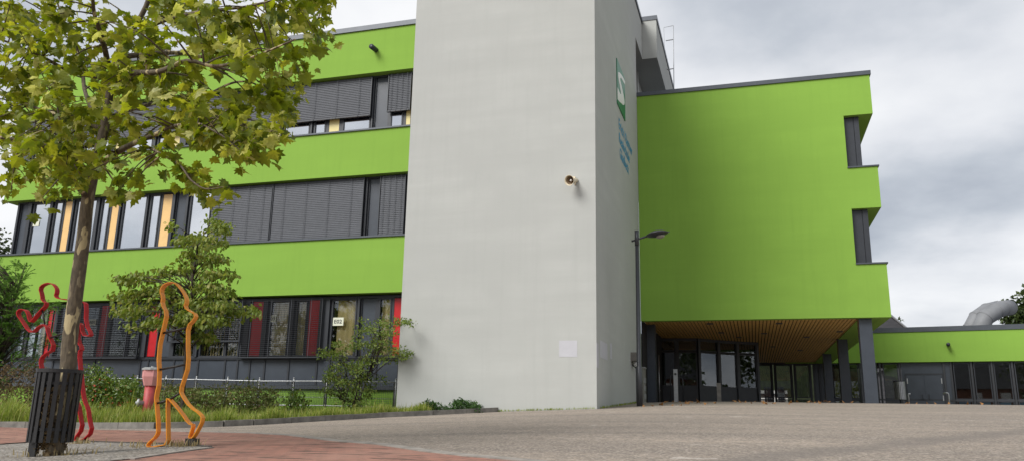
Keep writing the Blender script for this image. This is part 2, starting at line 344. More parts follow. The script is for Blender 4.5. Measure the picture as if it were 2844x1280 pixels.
mb = MB(); mb.box(XL+.6, XT0+.1, DW+1.6, 52, -.6, 12.5); mb.build('inner_wall', M['room'], bld)
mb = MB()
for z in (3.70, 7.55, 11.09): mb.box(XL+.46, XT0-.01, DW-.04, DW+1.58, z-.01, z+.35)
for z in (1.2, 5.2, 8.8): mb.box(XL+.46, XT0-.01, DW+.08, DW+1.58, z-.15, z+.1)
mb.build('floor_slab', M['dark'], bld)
mb = MB(); mb.box(XL, XT0-.01, DL+.02, DL+.42, -.55, .74); p = mb.build('plinth', M['green'], bld)
mb = MB(); mb.box(XL, XT0-.012, DL-.06, DW+.05, .742, .84); mb.build('plinth_ledge', M['coping'], p)
def lx(x, y): return onY(x, y, DW)[0]
def win(u0, u1, z0, z1, gm, fr=LW, par=bld, fw=.045, name='window'):
    mb = MB()
    for a, b, c, e in ((u0,u1,z0,z0+fw),(u0,u1,z1-fw,z1),(u0,u0+fw,z0+fw,z1-fw),(u1-fw,u1,z0+fw,z1-fw)): mb.fbox(fr, a, b, c, e, -.03, .05)
    w = mb.build(name, M['anthracite'], par)
    mb = MB(); mb.fbox(fr, u0+fw, u1-fw, z0+fw, z1-fw, -.012, .004); mb.build('pane', gm, w); return w
def panel(u0, u1, z0, z1, m, name, fr=LW, par=bld, n1=.02):
    mb = MB(); mb.fbox(fr, u0, u1, z0, z1, -.03, n1); return mb.build(name, m, par)
def blind(u0, u1, z0, z1, tilt, fr=LW, off=.17, pitch=.062, w=.068, cords=4):
    O, U, N = fr; mb = MB(); z = z1-.05; ct, st = math.cos(tilt), math.sin(tilt); U3 = np.array([*U[:2],0.]); N3 = np.array([*N[:2],0.])
    while z > z0+.05:
        c = np.array(O)+U3*(u0+u1)/2+N3*off+np.array([0,0,z]); ax = N3*ct-np.array([0,0,1.])*st; up = N3*st+np.array([0,0,1.])*ct
        tl = random.gauss(0,.003)
        mb.obox(c, U3*(u1-u0)/2, ax*w/2+up*tl*w/2, up*.0035); z -= pitch
    b = mb.build('blind', M['slat'], bld)
    mb = MB(); mb.fbox(fr, u0, u1, z0, z0+.045, off-.04, off+.04); mb.build('bottom_rail', M['anthracite'], b)
    mb = MB()
    for k in range(cords):
        u = u0+(u1-u0)*(k+.5)/cords; mb.fbox(fr, u-.006, u+.006, z0, z1, off+.046, off+.052)
    mb.build('ladder_cord', M['slat'], b)
    for u in (u0-.035, u1+.012):
        mb = MB(); mb.fbox(fr, u, u+.022, z0-.0, z1, off-.03, off+.03); mb.build('guide_rail', M['anthracite'], b)
    return b
def row(cols, yref, z0, z1, gm, cpan):
    prev = None; spans = []
    for kind, a, b in cols:
        u0, u1 = lx(a, yref(a)), lx(b, yref(b)); spans.append((u0,u1))
        if kind == 'g': win(u0-.05, u1+.05, z0+.03, z1-.06, gm)
        elif kind == 'c': panel(u0-.02, u1+.02, z0+.06, z1-.08, cpan, 'coloured_panel')
        elif kind == 'd': panel(u0, u1, z0+.05, z1-.06, M['panel'], 'slate_panel', n1=-.005)
    mb = MB()                                     # mullions fill the rest of the band
    ed = sorted((u0-(.05 if k[0]=='g' else .02 if k[0]=='c' else 0)+.0, u1+(.05 if k[0]=='g' else .02 if k[0]=='c' else 0)) for (u0,u1), k in zip(spans, cols))
    cur = XL+.40
    for u0, u1 in ed + [(XT0-.012, 0)]:
        if u0-cur > .02:
            mb.fbox(LW, cur, u0, z0+.03, z1-.06, -.04, .03)
            if u0-cur > .14: mb.fbox(LW, cur+.05, u0-.05, z0+.03, z1-.06, .03, .10)
        cur = max(cur, u1)
    mb.fbox(LW, XL+.40, XT0-.012, z0-.02, z0+.03, -.04, .07); mb.fbox(LW, XL+.40, XT0-.012, z1-.06, z1+.02, -.04, .07)
    mb.build('mullion', M['anthracite'], bld)
y1f = lambda x: 697-(x-22)*.05
row([('d',44,63),('g',81,123),('g',140,158),('c',168,185),('g',200,253),('g',272,289),('c',300,317),('g',333,393),('g',409,431),('c',442,465),('d',481,506),('g',522,575),('g',592,616),('c',630,652),('g',668,742),('g',770,800),('c',815,838),('g',858,920),('c',940,962),('g',970,1004),('d',1021,1055),('g',1068,1098),('c',1108,1120)], y1f, 5.49, 7.53, M['glass_up'], M['orange_panel'])
yb = lambda x: y1f(x)
for a, b in ((587,752),(759,1008),(1058,1124)): blind(lx(a,yb(a)), min(lx(b,yb(b)), XT0-.03), 5.52, 7.50, R(77))
y2f = lambda x: 380-(x-859)*.10
row([('d',60,78),('g',92,134),('g',152,170),('c',180,197),('g',214,268),('g',288,308),('c',320,340),('g',356,420),('g',440,462),('c',474,497),('d',522,541),('g',550,602),('g',634,682),('g',704,730),('c',748,776),('g',791,857),('g',876,901),('c',915,940),('g',955,1025),('d',1040,1076),('g',1087,1115),('c',1129,1138)], y2f, 9.09, 11.07, M['glass_up'], M['yellow_panel'])
for a, b, z in ((92,268,9.58),(288,512,9.68),(545,780,9.62),(786,1030,9.62),(1081,1140,9.68)): blind(lx(a,y2f(a)), min(lx(b,y2f(b)), XT0-.03), z, 11.03, R(76))
y0f = lambda x: 979
row([('g',20,60),('g',72,93),('g',97,119),('c',124,138),('g',150,210),('g',222,262),('c',270,287),('g',300,345),('g',354,388),('c',411,431),('d',442,470),('g',483,538),('g',558,621),('g',629,660),('c',694,720),('g',745,794),('g',819,843),('c',853,878),('g',919,981),('d',999,1037),('g',1051,1078),('c',1091,1107)], y0f, 1.72, 3.62, M['glass_low'], M['red_panel'])
blind(lx(146,979), lx(389,979), 1.70, 3.58, R(12), w=.066)
blind(lx(472,979), lx(668,979), 2.22, 3.58, R(12), w=.066)
blind(lx(673,979), lx(893,979), 1.70, 3.58, R(8), w=.056)
mb = MB(); pts = [lx(a,1020) for a in (-60,20,96,146,262,389,411,442,483,550,625,660,694,735,802,880,915,990,1045,1107)]
for a, b in zip(pts[:-1], pts[1:]): mb.fbox(LW, a+.03, b-.03, .86, 1.66, -.05, .01)
mb.build('slate_panel', M['panel'], bld)
mb = MB()
for a in pts: mb.fbox(LW, a-.03, a+.03, .84, 1.70, -.05, .035)
mb.fbox(LW, pts[0], XT0-.012, 1.66, 1.72, -.05, .05); mb.build('mullion', M['anthracite'], bld)
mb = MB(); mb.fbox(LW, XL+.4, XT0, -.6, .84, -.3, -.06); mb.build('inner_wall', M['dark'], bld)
def curtain(u0, u1, z0, z1):
    mb = MB(); n = max(8, int((u1-u0)/.035)); vs = []
    for i in range(n+1):
        u = u0+(u1-u0)*i/n; y = DW+.12+.022*math.sin(i*1.15)+random.uniform(-.006,.006); vs += [(u,y,z0),(u,y,z1)]
    mb.add(vs, [(2*i,2*i+2,2*i+3,2*i+1) for i in range(n)]); mb.build('curtain', M['curtain'], bld, True, False)
for a, b in ((745,798),(815,846),(926,985),(1051,1082),(97,121)): curtain(lx(a,979), lx(b,979), 1.74, 3.56)
mb = MB(); x0, x1 = lx(483,979), lx(660,979)      # strips of a vertical blind
for i in range(22):
    u = x0+(x1-x0)*(i+random.uniform(.1,.5))/22; mb.box(u, u+.03, DW+.2, DW+.25, 1.74, 3.5)
mb.build('curtain', M['curtain'], bld)
c = onY(1045,140,DL); mb = MB(); mb.tube([(c[0],DL+.1,c[2]),(c[0]-.02,DL-.34,c[2]-.02)], .085, 14); mb.build('drain_spout', M['anthracite'], bld, True)
# stair tower
mb = MB(); mb.box(XT0, XT1, DT, 29.78, -.6, 16.9); mb.box(XT0, XT1, 29.78, 31.92, 15.22, 16.9)
tw = mb.build('tower_wall', M['grey'], bld)
mb = MB(); mb.box(XT0-.05, XT1+.05, DT-.05, 31.92, 16.9, 17.06); mb.build('roof_edge', M['coping'], tw)
mb = MB(); xb = onY(1824.8,155.8,31.96)[0]
mb.box(XT0, xb, 31.96, 46, 15.25, 17.05); mb.build('roof_box', M['grey'], bld)
mb = MB(); mb.box(XT0, xb+.04, 31.93, 46, 17.05, 17.25); mb.build('roof_edge', M['coping'], bld)
mb = MB(); mb.box(XT0, xb-1.1, 33.2, 45, 12.4, 15.25); mb.box(xb-1.12, xb-1.0, 33.15, 33.4, 12.4, 15.25); mb.build('roof_wall', M['grey'], bld)
mb = MB()
for px in ((1553,945,1603,990),):
    a, b = onY(px[0],px[1],DT), onY(px[2],px[3],DT); mb.box(a[0], b[0], DT-.004, DT, b[2], a[2]); mb.build('paint_patch', M['patch'], tw)
for (a, b, c2, e) in ((1656.5,951,1662.5,1016),(1665.7,943.3,1687,995),(1694,951,1699.5,992)):
    p, q = onX(a,b,XT1), onX(c2,e,XT1); mb = MB(); mb.box(XT1, XT1+.004, p[1], q[1], q[2]-.05, p[2]); mb.build('paint_patch', M['patch'], tw)
# emblem and lettering on the tower side
y0, y1, z0, z1 = 24.70, 26.44, 10.30, 11.93
mb = MB(); mb.box(XT1, XT1+.03, y0, y1, z0, z1); lg = mb.build('wall_emblem', M['logo'], bld)
S = [(1,.93),(.78,.915),(.54,.87),(.36,.83),(.26,.80),(.15,.755),(.11,.71),(.10,.66),(.17,.58),(.30,.50),(.43,.42),(.44,.39),(.43,.37),(.35,.355),(.25,.348),(0,.34),(0,.08),(.25,.13),(.47,.19),(.65,.235),(.78,.28),(.87,.34),(.90,.40),(.87,.455),(.78,.51),(.6,.58),(.42,.645),(.36,.67),(.345,.69),(.36,.715),(.43,.757),(.55,.79),(.68,.81),(1,.85)]
mb = MB(); mb.prism([(XT1+.03, y0+(y1-y0)*u*.998+.001, z0+(z1-z0)*v) for u, v in S], (.006,0,0)); mb.build('letter', M['white'], lg)
def text_obj(txt, name, m, rows, par, size, ext=.004):
    # rows: (string, origin, along-vector, up-vector, width)
    mbx = MB()
    for s, o, U, W, width in rows:
        cu = bpy.data.curves.new('lettering', 'FONT'); cu.body = s; cu.size = 1.0; cu.offset = .018; cu.resolution_u = 3
        ob = bpy.data.objects.new('lettering', cu); C.objects.link(ob); bpy.context.view_layer.update()
        me = bpy.data.meshes.new_from_object(ob.evaluated_get(bpy.context.evaluated_depsgraph_get()))
        xs = [v.co.x for v in me.vertices]; sx = width/(max(xs)-min(xs)); o = np.array(o, float); U = np.array(U, float); W = np.array(W, float)
        mbx.add([o+U*(v.co.x-min(xs))*sx+W*v.co.y*size for v in me.vertices], [tuple(p.vertices) for p in me.polygons])
        C.objects.unlink(ob); bpy.data.objects.remove(ob); bpy.data.curves.remove(cu); bpy.data.meshes.remove(me)
    return mbx.build(name, m, par, False, False)
xw = XT1+.006
text_obj('', 'lettering', M['blue'], [('Erich K\u00e4stner',(xw,25.05,9.56),(0,1,0),(0,0,1),3.15),('Realschule',(xw,25.08,9.06),(0,1,0),(0,0,1),2.42),('Gladbeck',(xw,25.20,8.56),(0,1,0),(0,0,1),2.05)], bld, .52)
# right block
XR = 4.70; BZ = [(3.62,5.50),(7.53,9.05),(11.08,12.61)]
j1 = onY(2365,580,DR)[0]; j2 = onY(2342.5,322,DR)[0]; ZS = 3.62
out = [(XT1+.002,ZS),(XR,ZS),(XR,5.50),(j1,5.50),(j1,7.53),(XR,7.53),(XR,9.05),(j2,9.05),(j2,11.08),(XR,11.08),(XR,12.61),(XT1+.002,12.61)]
mb = MB(); mb.prism([(x,DR,z) for x, z in out], (0,.34,0)); gw = mb.build('green_wall', M['green'], bld); gw['label'] = 'windowless lime green wall above the entrance'
mb = MB()
for z0, z1 in BZ: mb.box(j2+.02, XR, DR+.345, 53, z0, z1)
mb.build('green_band', M['green'], bld)
mb = MB(); mb.box(XT1+.001, XR+.05, DR-.05, DR+.5, 12.61, 12.77); mb.box(XR-.4, XR+.05, DR+.5, 53, 12.61, 12.77); mb.box(XT1, XR-.4, DR+.5, 53, 12.5, 12.62); mb.build('roof_edge', M['coping'], bld)
mb = MB()
for j, z in ((j1,5.50),(j2,9.05)): mb.box(j-.01, XR+.05, DR-.045, DR+.36, z, z+.05); mb.box(XR-.5, XR+.05, DR+.36, 53, z, z+.05)
mb.build('sill', M['coping'], bld)
for j, z0, z1, px in ((j1,5.55,7.53,(2414,650)),(j2,9.10,11.08,(2389,400))):
    xw2 = onY(*px,DR+.3)[0]; mid = j+(xw2-j)*.66
    mb = MB(); mb.box(j+.01, mid-.008, DR+.22, DR+.34, z0, z1); mb.box(mid+.008, xw2, DR+.20, 52.9, z0, z1); mb.box(j+.01, xw2-.03, DR+.26, 52.8, z0, z1)
    mb.build('window_casing', M['anthracite'], bld)
mb = MB(); mb.box(XT1+.02, 4.0, DR+.4, 52.9, 3.9, 12.5); mb.build('inner_wall', M['dark'], bld)  # solid dark core added inside the block to stop light
# timber soffit
mb = MB(); n = 62; w = (4.34-(XT1+.05))/n
for i in range(n):
    x = XT1+.05+i*w; y = DR+.35
    while y < 53.2:
        L = random.uniform(3.5,6.0); mb.box(x, x+w*.76, y, min(y+L,53.2)-.006, ZS+.03+random.uniform(0,.004), ZS+.06); y += L
sf = mb.build('timber_soffit', M['wood'], bld)
mb = MB(); mb.box(XT1+.02, 4.34, DR+.345, 53.2, ZS+.09, ZS+.12); mb.build('soffit_backing', M['dark'], sf)
mb = MB(); mb.box(4.345, 4.36, DR+.345, 53.2, ZS-.0, ZS+.12); mb.build('soffit_trim', M['anthracite'], sf)
for px in ((1972,898),(2003,923),(2052,936),(2122,925),(2164,897),(2240,935),(2332,920),(2147,962),(2222,972)):
    p = onZ(*px, ZS+.03); mb = MB(); mb.box(p[0]-.12, p[0]+.12, p[1]-.22, p[1]+.22, ZS+.022, ZS+.029); mb.build('ceiling_light', M['anthracite'], bld)
for x0, x1, y0, y1 in ((3.68,4.10,30.05,30.50),(3.68,4.08,37.6,38.05),(3.68,4.09,45.6,46.05),(-4.0+.09,-3.57,31.25,31.7)):
    mb = MB(); mb.box(x0, x1, y0, y1, g(x0,y0)-.3, ZS+.05); mb.build('column', M['panel'], bld)
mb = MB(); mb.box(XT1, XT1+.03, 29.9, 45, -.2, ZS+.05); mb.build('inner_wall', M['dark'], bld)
# glazed vestibule and rear glazing under the soffit
zg = .72
vp = [np.array(onZ(x,y,ZS)[:2]) for x, y in ((1827.6,940.4),(1878,940.3),(1938,940.4),(1993,945),(2045,948.5),(2100,951.5))]
for i, (a, b) in enumerate(zip(vp[:-1], vp[1:])):
    L = np.linalg.norm(b-a); t = (b-a)/L; fr = ((a[0],a[1],0),(t[0],t[1],0),(t[1],-t[0],0))
    w0 = win(.06, L-.06, 1.50, 3.05, M['glass_hall'], fr, bld, .05)
    win(.06, L-.06, 3.08, ZS-.06, M['glass_hall'], fr, bld, .04)
    panel(.04, L-.04, zg-.2, 1.50, M['anthracite'], 'slate_panel', fr, bld)
    mb = MB(); mb.fbox(fr, -.06, .06, zg-.3, ZS+.02, -.08, .08); mb.fbox(fr, .06, L-.06, ZS-.06, ZS+.02, -.06, .06)
    if i == 4: mb.fbox(fr, L-.06, L+.06, zg-.3, ZS+.02, -.08, .08)
    mb.build('mullion', M['anthracite'], bld)
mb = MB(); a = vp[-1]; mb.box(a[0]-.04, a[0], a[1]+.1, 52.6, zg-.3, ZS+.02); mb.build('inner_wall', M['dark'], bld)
mb = MB(); mb.box(XT1+.05, a[0]-.05, 43.0, 43.1, zg-.3, ZS); mb.build('inner_wall', M['room'], bld)
mb = MB()
for px in ((1856,1877,1065),(1903,1937,1064)):
    p, q = onY(px[0],1000,40.5), onY(px[1],1000,40.5); mb.box(p[0], q[0], 40.5, 40.6, zg-.3, 3.0)
mb.build('notice_board', mat('grey_board', (.16,.16,.17), .6, 0, .1, 3), bld)
YB = 52.6; fb = ((0,YB,0),(1,0,0),(0,-1,0)); xs = [onY(x,1060,YB)[0] for x in (2098,2145,2153,2200,2208,2252,2262,2278,2310)]
for k in (0, 2, 4): win(xs[k]+.04, xs[k+1]-.04, 1.5, ZS-.1, M['glass_hall'], fb, bld, .06); win(xs[k]+.04, xs[k+1]-.04, .7, 1.42, M['glass_hall'], fb, bld, .05)
panel(xs[6], xs[8]+.2, .5, ZS-.05, M['panel'], 'slate_panel', fb, bld)
mb = MB()
for k in range(0, 8): mb.fbox(fb, xs[k]-.06, xs[k]+.06, .5, ZS, -.05, .07)
mb.fbox(fb, xs[0], xs[8], ZS-.1, ZS+.03, -.04, .09); mb.build('mullion', M['anthracite'], bld)
# courtyard behind the hall, glimpsed through the glass
mb = MB(); mb.box(onY(2098,1090,63)[0], onY(2187,1090,63)[0], 63.0, 63.2, .2, onY(2145,1083,63)[2]); cw = tag(mb.build('courtyard_wall', M['white']), 'pale courtyard wall glimpsed through the glass behind the entrance hall', 'wall')
mb = MB()
for x in (2100,2123,2131,2137,2160,2167,2172): a = onY(x,1090,62.9)[0]; mb.box(a, a+.14, 62.9, 62.99, .2, 2.6)
mb.box(onY(2098,1090,63)[0], onY(2187,1090,63)[0], 62.88, 62.98, 2.0, 2.1); mb.build('window_frame', M['anthracite'], cw)
# ---------------------------------------------------------------- low wing on the right
ang = R(-10); UW = (math.cos(ang), math.sin(ang), 0); NW = (math.sin(ang), -math.cos(ang), 0); OW = (4.64, 52.3, 0)
fw_ = (OW, UW, NW)
wing = empty('low_wing', (14, 50.8, .75)); tag(wing, 'single storey lime green wing behind the plaza, glazed ground floor', 'building')
def wu(x, y):
    p = onP(x, y, OW, NW); return (p[0]-OW[0])*UW[0]+(p[1]-OW[1])*UW[1], p[2]
zb0 = wu(2644,1004)[1]; zb1 = wu(2644,919)[1]; zc = wu(2644,914)[1]
mb = MB(); mb.fbox(fw_, -3.0, 40, zb0, zb1, -.4, .25); mb.build('green_band', M['green'], wing)
mb = MB(); mb.fbox(fw_, -3.0, 40, zb1, zb1+.28, -12, .30); mb.build('roof_edge', M['coping'], wing)
mb = MB(); mb.fbox(fw_, 5.2, 40, .3, zb1, -12, -5.0); mb.fbox(fw_, -.5, 40, .1, .62, -5, -.06); mb.fbox(fw_, -.5, 40, zb0-.02, zb0+.1, -5, -.4); mb.build('inner_wall', M['room'], wing)
gl = [(2310,2335),(2359,2386),(2396,2440),(2455,2497),(2651,2697),(2708,2754),(2764,2811),(2822,2868),(2880,2925),(2938,2985)]
for a, b in gl:
    u0, u1 = wu(a,1060)[0], wu(b,1060)[0]
    win(u0, u1, 1.48, zb0-.04, M['glass_low'] if a > 2600 else M['glass_hall'], fw_, wing, .05); win(u0, u1, .66, 1.40, M['glass_low'] if a > 2600 else M['glass_hall'], fw_, wing, .05)
posts = [2303,2347,2391,2447,2502,2625,2645,2702,2759,2816,2874,2931,2990]
mb = MB()
for a in posts:
    u = wu(a,1060)[0]; mb.fbox(fw_, u-.055, u+.055, .4, zb0-.01, -.06, .08); mb.fbox(fw_, u-.025, u+.025, .4, zb0-.01, .08, .11)
mb.fbox(fw_, wu(2303,1060)[0], 24, 1.40, 1.48, -.05, .05); mb.build('mullion', M['lamp'], wing)
u0, u1 = wu(2506,1060)[0], wu(2648,1060)[0]
panel(u0, u1, .4, zb0-.02, M['panel'], 'slate_panel', fw_, wing, .0)
ua, ub = wu(2519,1060)[0], wu(2617,1060)[0]; um = (ua+ub)/2; zt = wu(2560,1040)[1]
for s, t in ((ua,um-.012),(um+.012,ub)):
    mb = MB(); mb.fbox(fw_, s, t, .5, zt, .0, .05); dr = mb.build('door', M['panel'], wing)
    mb = MB(); e = s if s == ua else t-.05; mb.fbox(fw_, e, e+.05, zt-.5, zt-.2, .05, .075); mb.fbox(fw_, e, e+.05, 1.4, 1.7, .05, .075); mb.build('hinge', M['steel'], dr)
    mb = MB(); h = t-.2 if s == ua else s+.12; mb.fbox(fw_, h, h+.07, 1.5, 1.75, .05, .11); mb.build('handle', M['anthracite'], dr)
mb = MB(); mb.fbox(fw_, ua-.08, ub+.08, zt, zt+.08, 0, .07); mb.fbox(fw_, ua-.08, ua-.005, .5, zt, 0, .07); mb.fbox(fw_, ub+.005, ub+.08, .5, zt, 0, .07); mb.build('door_frame', M['anthracite'], wing)
p = onP(2633,956,np.array(OW)+np.array(NW)*.25,NW); mb = MB(); mb.tube([p-np.array(NW)*.1, p+np.array(NW)*.45+np.array([0,0,-.02])], .10, 14); mb.build('drain_spout', M['anthracite'], wing, True)
mb = MB()                                       # low blue boxes added behind the glass to colour the lower panes
for i, (a, b) in enumerate(gl[4:9]):
    ua, ub = wu(a,1060)[0]+.15, wu(b,1060)[0]-.1; mb.fbox(fw_, ua, ub, .62, 1.35 if i else 1.5, -1.3, -.8)
mb.build('cabinet', mat('blue_box', (.05,.16,.26), .5, 0, .2, 2), wing)
# ducts on its roof
def duct(name, pts, r, label):
    P = [onP(x, y, (0,dd,0), (0,1,0)) for x, y, dd in pts]; rt = empty(name, P[0]-np.array([0,0,.5])); tag(rt, label, 'ventilation duct', 'ventilation ducts on the low roof')
    mb = MB(); mb.tube([P[0]-np.array([0,0,.6])]+P, [r]*len(P)+[r], 24); mb.build('pipe', M['duct'], rt, True)
    mb = MB()
    for i in range(len(P)-1):
        c = P[i]; t = P[min(i+1,len(P)-1)]-P[max(i-1,0)]; t /= np.linalg.norm(t); mb.tube([c-t*.035, c+t*.035], r*1.03, 24)
    mb.build('seam_ring', M['duct'], rt, True)
    c = P[-1]; t = P[-1]-P[-2]; t /= np.linalg.norm(t); mb = MB(); mb.tube([c+t*.005, c+t*.02], r*.93, 24); mb.build('opening', M['dark'], rt)
duct('ventilation_duct', [(2723,912,55),(2736,882,55),(2764,864,55.5),(2782,856,56.2),(2803,853,57.2)], .49, 'curved grey metal ventilation duct nearest the front edge of the low roof')
duct('ventilation_duct', [(2697,912,57.5),(2713,882,57.5),(2742,862,58),(2772,855,59)], .49, 'curved grey ventilation duct half hidden behind the other duct')
# gabled house behind
Yh = 78; pk = onY(2470,872,Yh); ev = onY(2531,921,Yh); hs = empty('gabled_house', (pk[0],Yh+5,1)); tag(hs, 'house with a dark slate gable roof behind the low wing', 'house')
xl = 2*pk[0]-ev[0]-6; s = (pk[2]-ev[2])/(ev[0]-pk[0])
mb = MB(); mb.box(pk[0]-6, ev[0]-.5, Yh+.3, Yh+12, .5, ev[2]); mb.build('wall', M['slate_roof'], hs)
mb = MB(); mb.prism([(pk[0]-9,Yh,pk[2]-9*s),(pk[0],Yh,pk[2]),(ev[0]+1.5,Yh,ev[2]-1.5*s)], (0,12,0)); rf = mb.build('roof', M['slate_roof'], hs)
mb = MB(); mb.tube([(pk[0],Yh-.05,pk[2]+.02),(ev[0]+1.5,Yh-.05,ev[2]-1.5*s+.02)], .10, 6); mb.build('verge_board', M['steel'], rf)
# ---------------------------------------------------------------- fittings
# lightning rod frame on the roof box
a = onX(1870,72,xb+.9); b = onX(1871,249,xb+.9); rod = empty('lightning_rod', (xb+.9, 36, 12.7)); tag(rod, 'thin steel lightning rod on stand-off arms beside the roof box', 'lightning rod')
P0 = onY(1870,72,36.5); P1 = onY(1871.5,262,36.5)
mb = MB(); mb.tube([P1+np.array([0,0,-.6]),P0], .022, 6); mb.build('rod', M['steel'], rod)
for yv in (110.5,191.5):
    p = onY(1870.5,yv,36.5); mb = MB(); mb.tube([p,(xb-.02,p[1],p[2]-.02)], .026, 6); mb.build('arm', M['steel'], rod)
mb = MB(); mb.tube([P0,(xb-.1,P0[1],P0[2]-.05),(xb-.1,P0[1],17.2)], .014, 6); mb.build('wire', M['steel'], rod)
# horn loudspeaker
p = onY(1588,517,DT); hb = empty('horn_loudspeaker', (p[0],DT,p[2])); tag(hb, 'small cream horn loudspeaker mounted on the grey tower wall', 'loudspeaker')
ax = np.array([-.30,-.88,-.25]); ax /= np.linalg.norm(ax); o = p+np.array([.10,-.12,.12])
mb = MB(); mb.lathe([(.001,-.12),(.055,-.12),(.06,.0),(.075,.08),(.10,.18),(.135,.27),(.15,.29),(.14,.285),(.125,.26),(.09,.17),(.06,.08),(.03,.07),(.001,.07)], o, ax, 22); mb.build('horn', M['cream'], hb, True)
mb = MB(); mb.lathe([(.001,.10),(.085,.155),(.118,.245),(.115,.25),(.08,.16),(.001,.11)], o, ax, 20); mb.build('horn_throat', M['horn_in'], hb, True)
mb = MB(); mb.lathe([(.001,.12),(.03,.12),(.036,.19),(.02,.215),(.001,.22)], o, ax, 14); mb.build('driver', M['white'], hb, True)
q = onY(1594,499,DT); mb = MB(); mb.box(q[0]-.055, q[0]+.055, DT-.09, DT, q[2]-.055, q[2]+.055); mb.build('junction_box', M['cream'], hb)
mb = MB(); mb.tube([(q[0]+.03,DT-.0,q[2]-.16),(o[0]+.03,DT-.1,o[2]-.02),tuple(o)], .02, 6); mb.build('bracket', M['cream'], hb)
# street lamp
L0 = onG(1777,1127); Yl = L0[1]; top = onY(1769,641,Yl); lm = empty('street_lamp', L0); tag(lm, 'slim dark street lamp with a disc head at the tower corner', 'street lamp')
zc0 = onY(1771,682,Yl)[2]
mb = MB(); mb.tube([(L0[0],Yl,L0[2]-.1),(L0[0],Yl,L0[2]+1.1),(L0[0],Yl,L0[2]+1.12),(L0[0],Yl,zc0)], [.088,.088,.068,.05], 14); mb.build('pole', M['lamp'], lm, True)
mb = MB(); mb.tube([(L0[0],Yl,zc0),(L0[0],Yl,top[2])], .062, 14); mb.build('collar', M['lamp'], lm, True)
a = onY(1754,670,Yl); h0 = onY(1797,656,Yl); h1 = onY(1857,644,Yl); 
mb = MB(); mb.tube([a,h0], .030, 8); mb.build('arm', M['lamp'], lm, True)
hc = (h0+h1)/2; hu = (h1-h0); hl = np.linalg.norm(hu); hu /= hl; hn = np.array([-hu[2],0,hu[0]])
mb = MB(); mb.lathe([(.001,.105),(.10,.10),(.20,.07),(.28,.03),(.335,.0),(.33,-.015),(.26,-.035),(.19,-.055),(.12,-.075),(.001,-.075)], hc-hu*.02, hn, 26); mb.build('lamp_head', M['lamp'], lm, True)
mb = MB(); mb.lathe([(.001,-.07),(.135,-.07),(.125,-.105),(.07,-.135),(.001,-.14)], hc+hu*.06, hn, 20); mb.build('lamp_lens', M['lens'], lm, True)
mb = MB(); mb.obox(h1-hu*.02, hu*.05, (0,.012,0), hn*.012); mb.build('fin', M['lamp'], lm)
# wall box and cabinet beside the lamp
p, q = onX(1757.5,981,XT1), onX(1769,1009,XT1); wb = empty('wall_box', (XT1,(p[1]+q[1])/2,p[2]-.6)); tag(wb, 'grey metal wall box with a small lamp below, on the tower side', 'wall box')
mb = MB(); mb.box(XT1, XT1+.28, 27.0, 27.6, q[2]-.0, p[2]); mb.build('housing', mat('box_metal', (.20,.185,.165), .5, .3, .1, 6), wb)
mb = MB(); mb.lathe([(.001,0),(.12,0),(.11,-.10),(.06,-.16),(.001,-.17)], (XT1+.16,27.3,q[2]-.03), (0,0,1), 16); mb.build('lamp_dome', M['white'], wb, True)
mb = MB(); mb.tube([(XT1,27.35,q[2]-.1),(XT1+.12,27.35,q[2]-.22),(XT1+.2,27.3,q[2]-.12)], .025, 6); mb.build('bracket', M['anthracite'], wb)
p = onY(1772,1022,28.4); q = onY(1792,1118,28.4); ub_ = empty('utility_cabinet', (p[0]+.1,28.4,g(p[0],28.4))); tag(ub_, 'narrow grey metal utility cabinet standing behind the lamp post', 'cabinet')
mb = MB(); mb.box(XT1+.02, q[0], 28.2, 28.7, q[2]-.2, p[2]); ch = mb.build('housing', mat('cabinet_metal', (.23,.225,.20), .5, .2, .12, 5), ub_)
mb = MB(); 
for k in range(4): mb.box(q[0], q[0]+.02, 28.25, 28.6, p[2]-.5-.28*k, p[2]-.32-.28*k)
mb.build('letter_flap', M['steel'], ub_)
mb = MB(); mb.box(XT1+.0, q[0]+.03, 28.17, 28.73, p[2], p[2]+.04); mb.build('lid', M['steel'], ub_)
# bollards, hoops, handle bar before the entrance
def bollard(px, pt, Y, r, label, mm=M['steel'], slot=False):
    t = onY(px, pt, Y); b = empty('bollard', (t[0],Y,g(t[0],Y))); tag(b, label, 'bollard')
    mb = MB(); mb.box(t[0]-r, t[0]+r, Y-r, Y+r, g(t[0],Y)-.1, t[2]); mb.build('post', mm, b)
    mb = MB(); mb.box(t[0]-r*1.06, t[0]+r*1.06, Y-r*1.06, Y+r*1.06, t[2], t[2]+.02); mb.build('cap', mm, b)
    if slot: mb = MB(); mb.lathe([(.001,0),(.045,0),(.045,.03),(.001,.03)], (t[0],Y-r,t[2]-.16), (0,-1,0), 12); mb.build('lock', M['anthracite'], b)
bollard(1876, 1026, 31.0, .075, 'tall galvanised bollard with a dark lock before the entrance glass', slot=True)
bollard(1996, 1064, 31.4, .075, 'shorter weathered grey bollard to the right of the tall one', M['concrete'])
for k, (px, pt, lab) in enumerate(((1869,1039,'dark bicycle hoop just left of the tall bollard'),(1888,1047,'dark bicycle hoop between the two bollards'))):
    Y = 32.5; t = onY(px, pt, Y); hp = empty('bicycle_hoop', (t[0],Y,g(t[0],Y))); tag(hp, lab, 'bicycle hoop', 'hoops before the entrance')
    w = .11; mb = MB(); pth = [(t[0]-w,Y,g(t[0],Y)-.05)]+[(t[0]-w*math.cos(a),Y,t[2]-.12+.12*math.sin(a)) for a in np.linspace(0,math.pi,9)]+[(t[0]+w,Y,g(t[0],Y)-.05)]
    mb.tube(pth, .022, 8); mb.build('tube', M['lamp'], hp, True)
